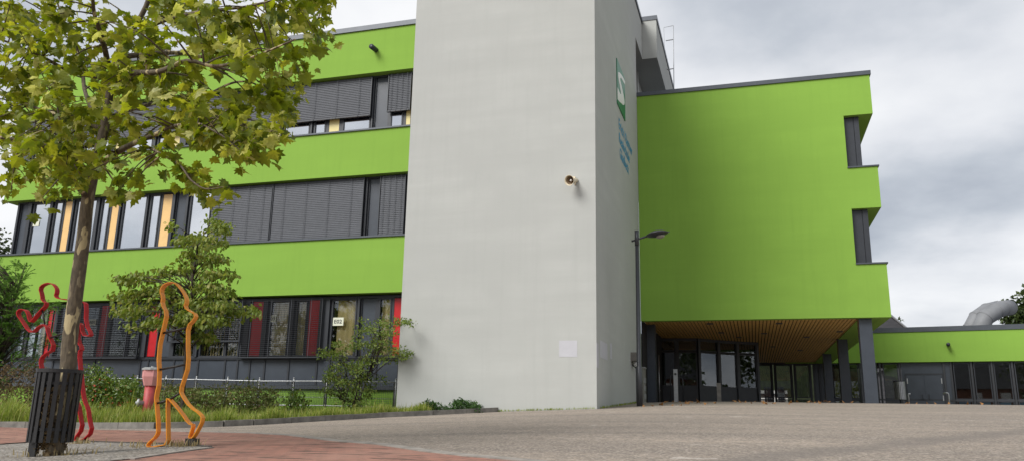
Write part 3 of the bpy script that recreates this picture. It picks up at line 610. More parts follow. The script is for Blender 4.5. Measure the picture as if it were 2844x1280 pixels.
p = onY(1829,985,33.2); hb2 = tag(empty('pull_bar', (p[0],33.2,.75)), 'long pale steel door pull bar beside the left entrance column', 'door pull')
mb = MB(); mb.tube([(p[0],33.2,g(p[0],33.2)-.05),(p[0],33.2,p[2])], .028, 8); mb.build('bar', M['steel'], hb2, True)
mb = MB(); mb.tube([(p[0],33.2,1.2),(p[0],33.6,1.2)], .016, 6); mb.build('bracket', M['steel'], hb2)
# litter bin and two door posts by the low wing
Yb = 44.0; c = onY(2497,1060,Yb); r = .5*(onY(2512,1060,Yb)[0]-onY(2481,1060,Yb)[0]); zt = onY(2497,1058,Yb)[2]; zb = onY(2497,1108,Yb)[2]
bn = empty('litter_bin', (c[0],Yb,g(c[0],Yb))); tag(bn, 'round slatted metal litter bin in front of the low wing', 'litter bin')
mb = MB()
for k in range(22):
    a = 2*math.pi*k/22; n = np.array([math.cos(a),math.sin(a),0]); tt = np.array([-n[1],n[0],0]); mb.obox((c[0]+n[0]*r,Yb+n[1]*r,(zt+zb)/2), tt*.028, n*.006, (0,0,(zt-zb)/2))
mb.build('slat', M['steel'], bn)
mb = MB(); mb.lathe([(r*1.03,-.02),(r*1.05,-.02),(r*1.05,.02),(r*.9,.02)], (c[0],Yb,zt), (0,0,1), 22); mb.build('rim', M['anthracite'], bn)
mb = MB(); mb.lathe([(.001,0),(r*.88,0),(r*.88,(zt-zb)*.8),(.001,(zt-zb)*.8)], (c[0],Yb,zb), (0,0,1), 18); mb.build('liner', M['anthracite'], bn)
mb = MB(); mb.tube([(c[0],Yb,g(c[0],Yb)-.05),(c[0],Yb,zb+.05)], .05, 8); mb.build('foot', M['anthracite'], bn)
for px, pt, sgn, lab in ((2522,1092,1,'short steel rail with hooked top left of the double door'),(2634,1090,-1,'short steel rail with hooked top right of the double door')):
    Y = 46; t = onY(px, pt, Y); rl = empty('door_rail', (t[0],Y,g(t[0],Y))); tag(rl, lab, 'rail', 'rails beside the double door')
    mb = MB(); mb.tube([(t[0],Y,g(t[0],Y)-.05),(t[0],Y,t[2]-.06),(t[0]+sgn*.03-.0,Y,t[2]-.01),(t[0]+sgn*.10,Y,t[2]),(t[0]+sgn*.16,Y+.4,t[2]-.02)], .035, 8); mb.build('tube', M['steel'], rl, True)
# room number cards behind the ground floor panes
for txt, a, b, c2, e, lab in (('E02',925,881,953,903,'pale card reading E02 in the uncovered window near the tower'),('E03',743,875,766,893,'pale card reading E03 behind the slatted blind'),('E05',247,886,265,903,'pale card reading E05 behind the slatted blind at left')):
    yf = DW-.026; p, q = onY(a,b,yf), onY(c2,e,yf); sg = empty('room_sign', ((p[0]+q[0])/2,yf,q[2])); tag(sg, lab, 'room sign', 'room number cards in the ground floor windows')
    mb = MB(); mb.box(p[0], q[0], yf, yf+.006, q[2], p[2]); mb.build('card', M['card'], sg)
    w = q[0]-p[0]; h = p[2]-q[2]; text_obj('', 'lettering', M['letter_dark'], [(txt,(p[0]+w*.14,yf-.003,q[2]+h*.28),(1,0,0),(0,0,1),w*.72)], sg, h*.66)
yf = DW-.026; p, q = onY(91,612,yf), onY(107,628,yf); sg = tag(empty('room_sign', ((p[0]+q[0])/2,yf,q[2])), 'blank white card in an upper floor window near the left corner', 'room sign')
mb = MB(); mb.box(p[0], q[0], yf, yf+.006, q[2], p[2]); mb.build('card', M['card'], sg)
# mesh fence along the plinth
Yf = 21.35; pf = [(1100,1052),(1004,1050.5),(909,1049),(817,1049),(722,1049),(634,1047),(547,1045),(463,1044),(383,1043),(305,1042),(230,1041)]
fn = empty('mesh_fence', (-12,Yf,.1)); tag(fn, 'low galvanised wire mesh fence in front of the green plinth', 'fence')
fp = [onY(x,y,Yf) for x, y in pf]; zt = [p[2] for p in fp]
zline = lambda x: np.interp(x, [p[0] for p in fp][::-1], zt[::-1])
for p in fp:
    mb = MB(); mb.tube([(p[0],Yf,g(p[0],Yf)-.1),(p[0],Yf,p[2])], .03, 10); mb.lathe([(.03,0),(.034,.0),(.03,.02),(.001,.03)], (p[0],Yf,p[2]-.005), (0,0,1), 10); mb.build('post', M['steel'], fn, True)
for dz in (-.09, -.80, -.60):
    mb = MB(); mb.tube([(p[0],Yf-.03,p[2]+dz) for p in fp], .016 if dz > -.7 and dz < -.1 else .02, 6)
    if dz == -.60: mb = MB(); mb.tube([(p[0],Yf-.02,p[2]-.56) for p in fp], .008, 6)
    mb.build('rail', M['steel'], fn, True)
mw = mat('fence_wire', (.10,.10,.10), .5, .5)
for a, b in zip(fp[:-1], fp[1:]):
    mb = MB(); x0, x1 = b[0]+.06, a[0]-.06; n = int((x1-x0)/.055)
    for i in range(n+1):
        x = x0+(x1-x0)*i/n; z = zline(x); mb.box(x-.003, x+.003, Yf-.045, Yf-.039, z-.80, z-.10)
    for k in range(1, 13):
        zz = -.10-.70*k/13; mb.obox(((x0+x1)/2,Yf-.036,(zline(x0)+zline(x1))/2+zz), ((x1-x0)/2,0,(zline(x1)-zline(x0))/2), (0,.003,0), (0,0,.003))
    for x in (x0-.03, x1+.03): mb.box(x-.012, x+.012, Yf-.05, Yf-.03, zline(x)-.82, zline(x)-.08)
    mb.build('mesh_panel', mw, fn)
# ---------------------------------------------------------------- sculptures, hydrant
def sculpture(name, label, base, pts, bars, yaw, m, width, foot):
    B = onG(*base); n = np.array([math.sin(yaw),-math.cos(yaw),0]); rt = empty(name, B); tag(rt, label, 'sculpture', 'steel outline figures by the tree')
    P = [onP(x, y, B, n) for x, y in pts]; Q = []
    m_ = len(P)
    for i in range(m_-1):                         # rounded corners
        a, b = P[i], P[i+1]
        Q.append(a*.72+b*.28); Q.append(a*.28+b*.72)
    Q.append(Q[0]); mb = MB(); k = len(Q)-1; th = .006; vs = []
    for i in range(k):
        t = Q[(i+1)%k]-Q[(i-1)%k]; t /= np.linalg.norm(t)+1e-9; s = np.cross(t, n); s /= np.linalg.norm(s)
        for u, w in ((-1,-1),(1,-1),(1,1),(-1,1)): vs.append(Q[i]+n*u*width/2+s*w*th)
    mb.add(vs, [(i*4+j, i*4+(j+1)%4, ((i+1)%k)*4+(j+1)%4, ((i+1)%k)*4+j) for i in range(k) for j in range(4)])
    mb.build('ribbon', m, rt)
    for a, b, in bars:
        mb = MB(); mb.tube([onP(*a,B,n), onP(*b,B,n)], .013, 8); mb.build('cross_bar', M['bar'], rt, True)
    f = onP(*foot, B, n); mb = MB(); mb.box(f[0]-.055, f[0]+.055, f[1]-.055, f[1]+.055, g(f[0],f[1])-.1, f[2]); mb.build('foot_post', M['bar'], rt)
cv = lambda L, s, x0, y0: [(x0+x*s, y0+y*s) for x, y in L]
o_pts = cv([(197,250),(165,195),(172,150),(158,110),(175,75),(210,58),(245,55),(280,85),(320,145),(325,180),(312,215),(345,240),(388,262),(370,300),(332,335),(330,440),(335,590),(310,670),(283,750),(300,790),(345,855),(415,900),(430,935),(400,1000),(362,1062),(343,1055),(350,1030),(370,968),(340,965),(290,890),(215,803),(200,800),(203,1000),(205,1095),(150,1105),(95,1115),(72,1108),(82,1085),(130,1045),(143,1005),(130,830),(125,790),(150,690),(140,500),(180,330),(197,250)], .4314, 380, 760)
sculpture('figure_sculpture', 'orange flat steel outline of a walking figure with dark cross bars', (480,1243), o_pts,
    [tuple(cv([(170,380),(330,345)],.4314,380,760)), tuple(cv([(150,615),(333,578)],.4314,380,760)), tuple(cv([(130,832),(200,813)],.4314,380,760)), tuple(cv([(210,808),(285,762)],.4314,380,760))], R(8), M['orange_steel'], .078, cv([(360,1058)],.4314,380,760)[0])
r_pts = cv([(300,185),(265,165),(263,130),(250,90),(275,65),(320,55),(350,80),(357,110),(345,140),(370,155),(425,160),(520,172),(538,190),(532,310),(570,372),(555,387),(515,380),(503,290),(490,340),(485,415),(515,465),(492,480),(502,600),(512,700),(525,790),(550,835),(555,900),(575,975),(520,1030),(480,1035),(467,1020),(515,955),(500,880),(488,800),(430,720),(385,700),(360,800),(330,900),(335,1000),(300,1020),(285,1000),(290,900),(285,800),(290,740),(270,650),(262,590),(252,540),(275,500),(345,465),(305,380),(290,312),(250,320),(215,360),(185,360),(140,290),(112,250),(120,225),(150,218),(175,235),(187,290),(200,300),(245,240),(300,185)], .4484, 0, 760)
sculpture('figure_sculpture', 'red flat steel outline of a figure behind the plane tree trunk', (228,1227), r_pts,
    [tuple(cv([(312,395),(490,330)],.4484,0,760)), tuple(cv([(262,225),(278,310)],.4484,0,760)), tuple(cv([(270,640),(500,588)],.4484,0,760))], R(6), M['red_steel'], .085, cv([(515,1028)],.4484,0,760)[0])
# fire hydrant
p0 = onG(412,1172,.1); Yh2 = p0[1]+.75; q = onY(414,1100,Yh2); hx = q[0]; hz = lambda y: onY(414,y,Yh2)[2]
hd = empty('fire_hydrant', (hx,Yh2,g(hx,Yh2)+.1)); tag(hd, 'faded red fire hydrant with a box head in the grass', 'fire hydrant')
sc = (onY(440,1050,Yh2)[0]-onY(398,1050,Yh2)[0])/2
mb = MB(); mb.tube([(hx-.0,Yh2,g(hx,Yh2)-.1),(hx,Yh2,hz(1066))], sc*.55, 16); mb.build('stem', M['hydrant_red'], hd, True)
mb = MB(); z0, z1, z2 = hz(1070), hz(1045), hz(1027); a, b = sc*.72, sc*1.02
for (r0, r1, za, zb_) in ((a,b,z0,z1),(b,b*1.0,z1,z2)):
    v = []
    for r, z in ((r0,za),(r1,zb_)):
        for k in range(6): v.append((hx+r*math.cos(R(60*k+20)), Yh2+r*math.sin(R(60*k+20)), z))
    mb.add(v, [tuple(range(5,-1,-1)), tuple(range(6,12))]+[(k,(k+1)%6,6+(k+1)%6,6+k) for k in range(6)])
mb.build('head', M['hydrant_pink'], hd)
mb = MB(); mb.lathe([(b*1.05,0),(b*1.05,.035),(b*.8,.055),(.03,.06),(.035,.09),(.001,.09)], (hx,Yh2,z2), (0,0,1), 12); mb.build('cap', M['hydrant_cap'], hd)
mb = MB(); mb.lathe([(.001,0),(.05,0),(.05,.11),(.085,.11),(.085,.15),(.05,.165),(.03,.165),(.03,.19),(.001,.19)], (hx-.03,Yh2-.06,hz(1118)), (-.75,-.6,0), 18); mb.build('outlet', M['hydrant_cap'], hd, True)
# ---------------------------------------------------------------- vegetation
def unit(v): return v/(np.linalg.norm(v)+1e-9)
def rnd_dir(): return unit(np.array([random.gauss(0,1) for _ in range(3)]))
half = [(.06,-.06),(.28,-.17),(.34,-.01),(.62,.02),(.46,.20),(.74,.42),(.52,.47),(.34,.44),(.36,.66),(.19,.73),(.0,1.05)]
PLANE = [(0,-.02)] + half + [(-x,y) for x, y in half[-2::-1]]
def add_leaf(mb, shape, o, d, nrm, size, fold=.18, droop=.2):
    d = unit(d); s = unit(np.cross(d, nrm)); n = np.cross(s, d); b = len(mb.V); c = o + d*size*.30
    mb.V.append(tuple(c + n*size*.04))
    for x, y in shape: mb.V.append(tuple(o + s*x*size + d*y*size + n*size*(-fold*abs(x) - droop*max(0,y-.2)**2)))
    k = len(shape); mb.F.extend([(b, b+1+i, b+1+(i+1)%k) for i in range(k)])
OVAL = [(0,0),(.22,.22),(.27,.5),(.16,.8),(0,1),(-.16,.8),(-.27,.5),(-.22,.22)]
THIN = [(0,0),(.17,.4),(.10,.8),(0,1),(-.10,.8),(-.17,.4)]
def quad_leaf(mb, o, d, nrm, size, w=.45, fold=.12):
    d = unit(d); s = unit(np.cross(d, nrm)); n = np.cross(s, d); b = len(mb.V)
    for x, y, z in ((0,0,0),(w/2,.45,fold),(0,1,-.05),(-w/2,.45,fold)): mb.V.append(tuple(o+s*x*size+d*y*size+n*z*size*.6))
    mb.F.extend([(b,b+1,b+2),(b,b+2,b+3)])
def inside(p, poly):
    x, y = p; c = False; j = len(poly)-1
    for i in range(len(poly)):
        xi, yi = poly[i]; xj, yj = poly[j]
        if (yi > y) != (yj > y) and x < (xj-xi)*(y-yi)/(yj-yi)+xi: c = not c
        j = i
    return c
def sample_poly(poly, n):
    xs = [p[0] for p in poly]; ys = [p[1] for p in poly]; out = []
    while len(out) < n:
        p = (random.uniform(min(xs),max(xs)), random.uniform(min(ys),max(ys)))
        if inside(p, poly): out.append(p)
    return out
def smooth_path(P, n=5):
    P = [np.array(p, float) for p in P]; out = []
    for i in range(len(P)-1):
        p0, p1, p2, p3 = P[max(i-1,0)], P[i], P[i+1], P[min(i+2,len(P)-1)]
        for k in range(n):
            t = k/n; out.append(.5*((2*p1)+(-p0+p2)*t+(2*p0-5*p1+4*p2-p3)*t*t+(-p0+3*p1-3*p2+p3)*t**3))
    return out+[P[-1]]
# the plane tree in its guard
TB = onG(150,1270); TY = TB[1]+.05
tree = empty('plane_tree', (TB[0],TY,TB[2])); tag(tree, 'young plane tree with patchy bark and yellowing lobed leaves, inside a guard', 'tree')
at = lambda x, y, dy=0.0: onY(x, y, TY+dy)
trunk_px = [(187,1040,0),(192,960,0),(210,820,.0),(232,660,.02),(243,560,.03),(262,470,.05),(285,380,.05),(303,280,.05),(315,200,.08),(350,110,.15),(405,20,.2),(440,-120,.25),(450,-300,.3)]
TP = [np.array([at(187,1040)[0]-.02,TY,g(TB[0],TY)-.1])]+[at(x,y,d) for x, y, d in trunk_px]
TR = [.082,.078,.074,.071,.067,.064,.058,.052,.046,.040,.034,.028,.020,.012]
tm = MB(); sk = []                                # skeleton points (position, radius)
def limb(P, r0, r1, n=6):
    Q = smooth_path(P); rr = np.linspace(r0, r1, len(Q)); tm.tube(Q, list(rr), n)
    for q, r in zip(Q, rr): sk.append((q, r))
Q = smooth_path(TP, 4); rr = np.interp(np.linspace(0,1,len(Q)), np.linspace(0,1,len(TR)), TR); tm.tube(Q, list(rr), 14)
for q, r in list(zip(Q, rr))[24:]: sk.append((q, r))
for pts, r0, r1 in (
    ([(246,490,.03),(215,452,-.1),(180,428,-.3),(130,408,-.5),(60,392,-.7),(-40,375,-.9),(-200,330,-1.1)], .045, .012),
    ([(240,548,.03),(205,505,-.25),(180,470,-.45),(166,425,-.6),(168,365,-.7),(160,300,-.8)], .034, .008),
    ([(280,460,.05),(315,430,-.1),(370,400,-.25),(430,375,-.4),(485,350,-.6),(560,345,-.9)], .040, .010),
    ([(395,400,-.3),(450,430,-.5),(500,460,-.7),(530,500,-.8),(570,525,-.85),(620,520,-.9)], .016, .004),
    ([(300,300,.05),(262,310,.3),(235,250,.6),(225,165,.8),(190,90,.9),(160,10,1.0),(120,-150,1.1)], .034, .008),
    ([(300,180,.05),(285,110,-.3),(262,40,-.5),(250,-60,-.7),(200,-220,-.9)], .034, .008),
    ([(310,235,.05),(360,205,-.3),(440,200,-.6),(520,170,-.9),(600,185,-1.0),(700,160,-1.2),(820,110,-1.4)], .036, .006),
    ([(330,160,.1),(420,150,.4),(500,148,.7),(600,160,1.0),(700,120,1.2),(800,90,1.3),(880,70,1.4)], .034, .006),
    ([(360,100,.15),(450,60,.0),(550,35,-.3),(680,20,-.5),(800,-10,-.7)], .030, .006),
    ([(300,330,.05),(380,300,.5),(470,280,.9),(560,270,1.2),(650,230,1.4),(720,240,1.5),(800,320,1.5)], .030, .006),
    ([(430,-80,.2),(560,-160,.0),(700,-200,-.2),(850,-230,-.3)], .024, .006),
    ([(290,360,.05),(200,330,.4),(100,300,.8),(0,260,1.1),(-150,200,1.4)], .030, .006),
    ([(310,220,.08),(200,200,.0),(100,150,-.3),(0,110,-.6),(-150,60,-.9)], .028, .006),
    ([(560,345,-.9),(620,380,-1.0),(670,420,-1.05)], .010, .004),
    ([(270,440,.05),(300,480,.3),(330,520,.5),(370,540,.5)], .014, .004)):
    limb([at(*p) for p in pts], r0, r1)
crown_px = [(-520,250),(-450,-450),(100,-850),(700,-650),(1010,-260),(965,-5),(915,60),(890,150),(830,215),(835,310),(790,365),(760,425),(690,445),(630,400),(560,395),(500,350),(450,405),(340,425),(300,440),(250,420),(210,500),(150,545),(90,555),(20,545),(-100,520),(-450,480)]
sp_pts = sample_poly(crown_px, 290) + sample_poly([(0,0),(930,0),(850,300),(700,420),(560,390),(470,330),(0,330)], 70)
sp_pts += sample_poly([(560,300),(830,250),(775,430),(690,450),(600,390)], 17) + sample_poly([(0,300),(330,300),(330,440),(150,540),(20,540)], 24)
sp_pts += [(505,480),(540,512),(575,530),(610,525),(640,520),(330,530),(350,545),(310,470),(490,440),(520,470),(30,540),(110,560),(230,500),(345,500),(690,430),(660,425),(915,45),(890,85)]
lm_, wm = MB(), MB(); SKP = np.array([s[0] for s in sk])
for i, (x, y) in enumerate(sp_pts):
    dd = random.gauss(0, .75) if i < len(sp_pts)-18 else random.uniform(-.9,-.3)
    dd = max(-1.5, min(1.6, dd)); c = at(x, y, dd)
    if i >= len(sp_pts)-18: c = at(x, y, -.6 if x < 700 else .6)
    k = int(np.argmin(((SKP-c)**2).sum(1))); s0 = SKP[k]; v = c-s0; L = np.linalg.norm(v)
    mid = s0+v*.5+np.array([0,0,.10*L])+rnd_dir()*.05*L
    wm.tube(smooth_path([s0,mid,c],4), list(np.linspace(max(.005,min(.011,sk[k][1]*.7)),.003,9)), 5)
    n = random.randint(15, 20) if i < len(sp_pts)-18 else 9
    for j in range(n):
        t = random.uniform(.55, 1.05) if L > .25 else random.uniform(.0, 1.1)
        p = s0+v*t+rnd_dir()*random.uniform(.03,.20)+np.array([0,0,-.03])
        d = unit(rnd_dir()*.75+unit(v)*.45+np.array([0,0,-.45])); up = unit(np.array([0,0,1.0])+rnd_dir()*.9)
        add_leaf(lm_, PLANE, p, d, up, random.choice((.06,.08,.095,.11,.13))*random.uniform(.85,1.15), random.uniform(.0,.45), random.uniform(-.1,.6))
tm.add(wm.V, wm.F); tm.build('trunk', M['bark'], tree, True); lm_.build('crown', M['leaf_plane'], tree, False, False)
# guard
GB = onG(150,1266); gq = at(140,1235); gt = at(165,1029.5); qz = CF.dot(gq); gr = .5*113/FX*qz
gd = empty('tree_guard', (gq[0],TY,TB[2])); tag(gd, 'black slatted steel tree guard round the foot of the plane tree', 'tree guard')
gx_, gz0, gz1 = (gq[0]+gt[0])/2, gq[2]+.02, gt[2]
mb = MB(); ns = 20
for k in range(ns):
    a = 2*math.pi*(k+.3)/ns; n = np.array([math.cos(a),math.sin(a),0]); t = np.array([-n[1],n[0],0]); mb.obox((gx_+n[0]*gr,TY+n[1]*gr,(gz0+gz1)/2), t*.019, n*.006, (0,0,(gz1-gz0)/2-.01))
mb.build('slat', M['guard'], gd)
def ring(z, r, h, w, name):
    mb = MB(); n = 40; v = []
    for k in range(n):
        a = 2*math.pi*k/n
        for rr_, zz in ((r-w,z),(r,z),(r,z+h),(r-w,z+h)): v.append((gx_+rr_*math.cos(a),TY+rr_*math.sin(a),zz))
    mb.add(v, [(k*4+j,k*4+(j+1)%4,((k+1)%n)*4+(j+1)%4,((k+1)%n)*4+j) for k in range(n) for j in range(4)]); mb.build(name, M['guard'], gd)
ring(gz1-.02, gr+.012, .035, .03, 'rim'); ring(gz0+.12, gr-.008, .03, .012, 'hoop'); ring(gz1-.14, gr-.008, .03, .012, 'hoop')
mb = MB(); mb.obox((gx_-.04,TY-gr*.75,(g(gx_,TY)+gz0)/2+.04), (.045,0,0), (0,.012,0), (0,0,(gz0-g(gx_,TY))/2+.12)); mb.build('stake', M['guard'], gd)
mb = MB()                                        # dead suckers caught inside the guard
for i in range(520):
    a, r = random.uniform(0,6.28), random.uniform(.10,gr*.62)
    quad_leaf(mb, np.array([gx_+.03+r*math.cos(a),TY+r*math.sin(a),random.uniform(gz0-.1,gz1-.18)]), rnd_dir(), rnd_dir(), random.uniform(.03,.08), .7)
tag(mb.build('dry_leaves', M['leaf_dry'], None, False, False), kind='stuff')['label'] = 'dead brown leaves caught inside the tree guard'
def shrub(name, label, cat, poly, Y, dY, n, shape, size, lm, base, nst, hang=.3, stemr=.012, per=14, spread=.16, sub=None, group=None, up=.6, stem_mat=None, trunk=None, tiers=0):
    b = empty(name, (base[0],base[1],base[2])); tag(b, label, cat, group); base = np.array(base, float)
    sm, l = MB(), MB(); tips = []
    cl = sample_poly(poly, n); tops = []
    if tiers: cl = [(x, tiers*round((y-.14*abs(x-535))/tiers)+.14*abs(x-535)+random.gauss(0,tiers*.13)) for x, y in cl]
    for i, (x, y) in enumerate(cl):
        c = onY(x, y, Y+random.gauss(0, dY*.5)); tops.append(c)
    if trunk:
        TQ = smooth_path([np.array(base)]+[onY(x,y,Y) for x, y in trunk], 5); sm.tube(TQ, list(np.linspace(stemr,stemr*.25,len(TQ))), 8); TQ = np.array(TQ)
    for i, c in enumerate(tops):
        if trunk:
            j = [q for q in range(len(TQ)) if TQ[q][2] < c[2]+.05]; j = j if j else [len(TQ)//3]
            dist = ((TQ[j]-c)**2).sum(1); s0 = TQ[j[int(np.argmin(dist))]]; s0 = TQ[max(len(TQ)//4, j[int(np.argmin(dist))]-2)]
        elif i % max(1, n//nst) == 0 or not tips:
            s0 = base+np.array([random.uniform(-1,1)*.12*nst**.3, random.uniform(-1,1)*.08, 0]); tips.append(c)
        else:
            s0 = base+(tips[int(np.argmin([((t-c)**2).sum() for t in tips]))]-base)*random.uniform(.45,.85)
        v = c-s0; L = np.linalg.norm(v); md = s0+v*.5+np.array([0,0,.10*L])
        if trunk or i < n*.5: sm.tube([s0,md,c], [stemr*.5,stemr*.35,stemr*.12] if not trunk else [stemr*.30,stemr*.22,stemr*.08], 5)
        for j in range(per):
            p = c+np.array([random.gauss(0,spread),random.gauss(0,spread),random.gauss(0,spread*.55)])
            d = unit(rnd_dir()*.8+np.array([0,0,-hang])+unit(v)*.3); un = unit(np.array([0,0,up])+rnd_dir()*.7)
            if shape is None: quad_leaf(l, p, d, un, size*random.uniform(.7,1.25), .55)
            else: add_leaf(l, shape, p, d, un, size*random.uniform(.7,1.25), .25, .5)
    sm.build('trunk' if trunk else 'stems', stem_mat or M['twig'], b, True, False); l.build('crown' if trunk else 'foliage', lm, b, False, False)
    return b
def gz(x, Y): return g(x, Y)+.10
# small hornbeam behind the orange figure
Yt = 17.6; bx = onY(508,1140,Yt)[0]
poly_a = [(600,612),(640,618),(655,600),(612,655),(600,690),(650,765),(630,800),(660,830),(720,845),(700,870),(640,895),(600,900),(575,935),(520,930),(470,905),(430,905),(365,895),(345,870),(312,818),(350,820),(330,768),(385,752),(420,765),(455,740),(500,705),(480,660),(475,640),(540,660),(570,650)]
hbm = shrub('small_tree', 'small olive green tree with tiers of drooping leaves behind the orange figure', 'tree', poly_a, Yt, 1.0, 175, OVAL, .135, M['leaf_beam'], (bx,Yt,gz(bx,Yt)-.1), 1, .9, .055, 31, .13, tiers=44, trunk=[(512,1040),(520,940),(528,850),(540,740),(560,660),(590,630)])
# airy shrub by the tower corner
Ys = 20.55; bx = onY(985,1145,Ys)[0]
shrub('leggy_shrub', 'leggy many-stemmed shrub before the fence beside the grey tower', 'shrub', [(899, 967), (925, 951), (968, 947), (981, 924), (992, 891), (1004, 888), (1030, 911), (1050, 888), (1093, 882), (1112, 891), (1140, 888), (1140, 911), (1109, 924), (1099, 964), (1138, 977), (1138, 990), (1109, 1013), (1060, 1003), (1040, 1016), (1066, 1049), (1060, 1075), (1027, 1108), (1014, 1134), (968, 1134), (935, 1114), (902, 1095), (912, 1069), (886, 1032), (912, 1023), (922, 993), (892, 990)], Ys, .7, 170, None, .085, M['leaf_shrub'], (bx,Ys,gz(bx,Ys)), 18, .15, .026, 27, .095)
# rose hedge left of the hydrant
for (x0, x1, yt, Y, lab) in ((232,318,1012,17.2,'dense rose bush with red hips, tall one left of the hydrant'),(300,392,1045,17.0,'rose bush with red hips close beside the hydrant')):
    bx = onY((x0+x1)/2,1150,Y)[0]
    rb = shrub('rose_bush', lab, 'rose bush', [(x0,1150),(x0+4,yt+45),(x0+20,yt+12),((x0+x1)/2,yt),(x1-20,yt+22),(x1,yt+60),(x1,1150)], Y, .9, 120, None, .085, M['leaf_rose'], (bx,Y,gz(bx,Y)), 12, .1, .018, 34, .13, group='rose bushes behind the kerb')
    for x, y in sample_poly([(x0+6,1135),(x0+8,yt+50),((x0+x1)/2,yt+20),(x1-4,yt+60),(x1-4,1135)], 45):
        c = onY(x, y, Y-random.uniform(.35,.75)); mb = MB(); mb.lathe([(.001,-.024),(.020,-.012),(.024,.006),(.012,.022),(.001,.024)], c, (0,0,1), 6)
        mb.build('rose_hip', M['berry'], rb, True)
# weeds along the fence
weeds = [(440,500,1062,18.0,'reddish green weed clump between the hydrant and the orange figure'),(500,590,1068,18.4,'weedy shrub behind the orange figure knee'),(585,660,1058,18.6,'tall rusty weeds in front of the third fence bay'),(655,730,1052,19.0,'bushy mixed weeds left of the bare fence bays'),(725,775,1075,19.2,'low weed clump with yellow flowers by the fence'),(800,850,1085,19.6,'small dark rose seedling against the mesh fence')]
for x0, x1, yt, Y, lab in weeds:
    bx = onY((x0+x1)/2,1150,Y)[0]
    shrub('weed_clump', lab, 'weeds', [(x0,1160),(x0+5,yt+30),((x0*2+x1)/3,yt),((x0+x1)/2,yt+14),((x0+2*x1)/3,yt+4),(x1-4,yt+28),(x1,1160)], Y, .7, 85 if x1-x0 > 60 else 45, THIN if x0 != 800 else None, .10, M['leaf_weed'] if x0 != 800 else M['leaf_rose'], (bx,Y,gz(bx,Y)), 14, -.3, .008, 15, .10, group='weeds along the mesh fence')
Y = 18.3
for x0, x1, yt, Y, lab in ((-40,60,1010,16.6,'dry brown brush at the far left behind the guard'),(55,130,1000,16.9,'tangle of dead stems between the green tree and the guard')):
    bx = onY((x0+x1)/2,1150,Y)[0]
    shrub('dry_brush', lab, 'brush', [(x0,1150),(x0,yt+30),((x0+x1)/2,yt),(x1,yt+20),(x1,1150)], Y, .8, 70, THIN, .09, M['leaf_dry'], (bx,Y,gz(bx,Y)), 20, -.3, .008, 16, .12, group='dry brush at the left')
# nettles at the foot of the tower
for x0, x1, yt, lab in ((1168,1222,1112,'leafy nettle clump against the tower foot, leftmost and loosest'),(1222,1262,1117,'thin nettle clump between two thicker ones at the tower'),(1258,1300,1108,'tallest dense nettle clump at the tower foot'),(1292,1332,1116,'rounded nettle clump at the end of the kerb')):
    Y = 20.5; bx = onY((x0+x1)/2,1145,Y)[0]
    shrub('nettle_clump', lab, 'nettles', [(x0,1146),(x0+4,yt+12),((x0+x1)/2,yt),(x1-4,yt+10),(x1,1143)], Y, .3, 34 if x0 != 1222 else 16, None, .085, M['leaf_nettle'], (bx,Y,gz(bx,Y)), 10, .2, .007, 15, .055, group='nettles at the tower foot')
# feathery tree at the left edge
def pinnate(name, label, polys, Y, n, base, fl=.34):
    b = empty(name, base); tag(b, label, 'tree'); sm, l = MB(), MB(); base = np.array(base)
    tq = smooth_path([base, base+np.array([-.1,0,1.6]), base+np.array([.1,.1,3.2]), base+np.array([.2,.2,4.4])], 6); sm.tube(tq, list(np.linspace(.07,.012,len(tq))), 8); tq = np.array(tq)
    for poly, m in polys:
        for x, y in sample_poly(poly, m):
            c = onY(x, y, Y+random.gauss(0,.6)); k = max(2, int(np.argmin(((tq-c)**2).sum(1)))-4); s0 = tq[k]; v = c-s0
            sm.tube([s0, s0+v*.5+np.array([0,0,.08]), c], [.014,.009,.004], 5)
            for q in range(3):
                d = unit(unit(v)*.7+rnd_dir()*.6+np.array([0,0,.15])); s = unit(np.cross(d,[0,0,1])); L = fl*random.uniform(.7,1.2)
                for i in range(9):
                    t = (i+1)/9; p = c+d*L*t+np.array([0,0,-.25*L*t*t])
                    for sg in (1,-1): quad_leaf(l, p, unit(s*sg+d*.35+rnd_dir()*.12), unit(np.array([0,0,1])+rnd_dir()*.35), .085*random.uniform(.8,1.2), .4)
    sm.build('trunk', M['twig'], b, True, False); l.build('crown', M['leaf_robinia'], b, False, False)
Y = 17.8; bx = onY(-30,1150,Y)[0]
pinnate('feathery_tree', 'bright green feathery leaved tree at the left edge before the wing', [([(-120,760),(-60,690),(20,735),(60,740),(90,770),(60,800),(80,850),(120,880),(90,930),(50,960),(-120,960)], 300), ([(-120,900),(60,900),(110,940),(100,1010),(40,1075),(-120,1090)], 120), ([(100,850),(165,845),(160,870),(110,900)], 10), ([(120,930),(170,920),(165,960),(120,970)], 8)], Y, 0, (bx,Y,gz(bx,Y)))
# grass along the kerb
def blades(name, n, fn, hmin, hmax, mm, label):
    V_, F_ = [], []
    for _ in range(n):
        x, y, h = fn(); z = gz(x,y); a = random.uniform(0,6.28); h *= random.uniform(hmin,hmax); w = random.uniform(.004,.009); lean = random.uniform(.05,.6)*h
        dx, dy = math.cos(a)*lean, math.sin(a)*lean; px, py = -math.sin(a)*w, math.cos(a)*w; b = len(V_)
        V_ += [(x-px,y-py,z),(x+px,y+py,z),(x+px*.8+dx*.35,y+py*.8+dy*.35,z+h*.6),(x-px*.8+dx*.35,y-py*.8+dy*.35,z+h*.6),(x+dx,y+dy,z+h*.95)]; F_ += [(b,b+1,b+2,b+3),(b+3,b+2,b+4)]
    mb = MB(); mb.V = V_; mb.F = F_; o = mb.build(name, mm, None, False, False); tag(o, label, 'grass', kind='stuff')
KX = [k[0] for k in KB][::-1]; KY = [k[1] for k in KB][::-1]
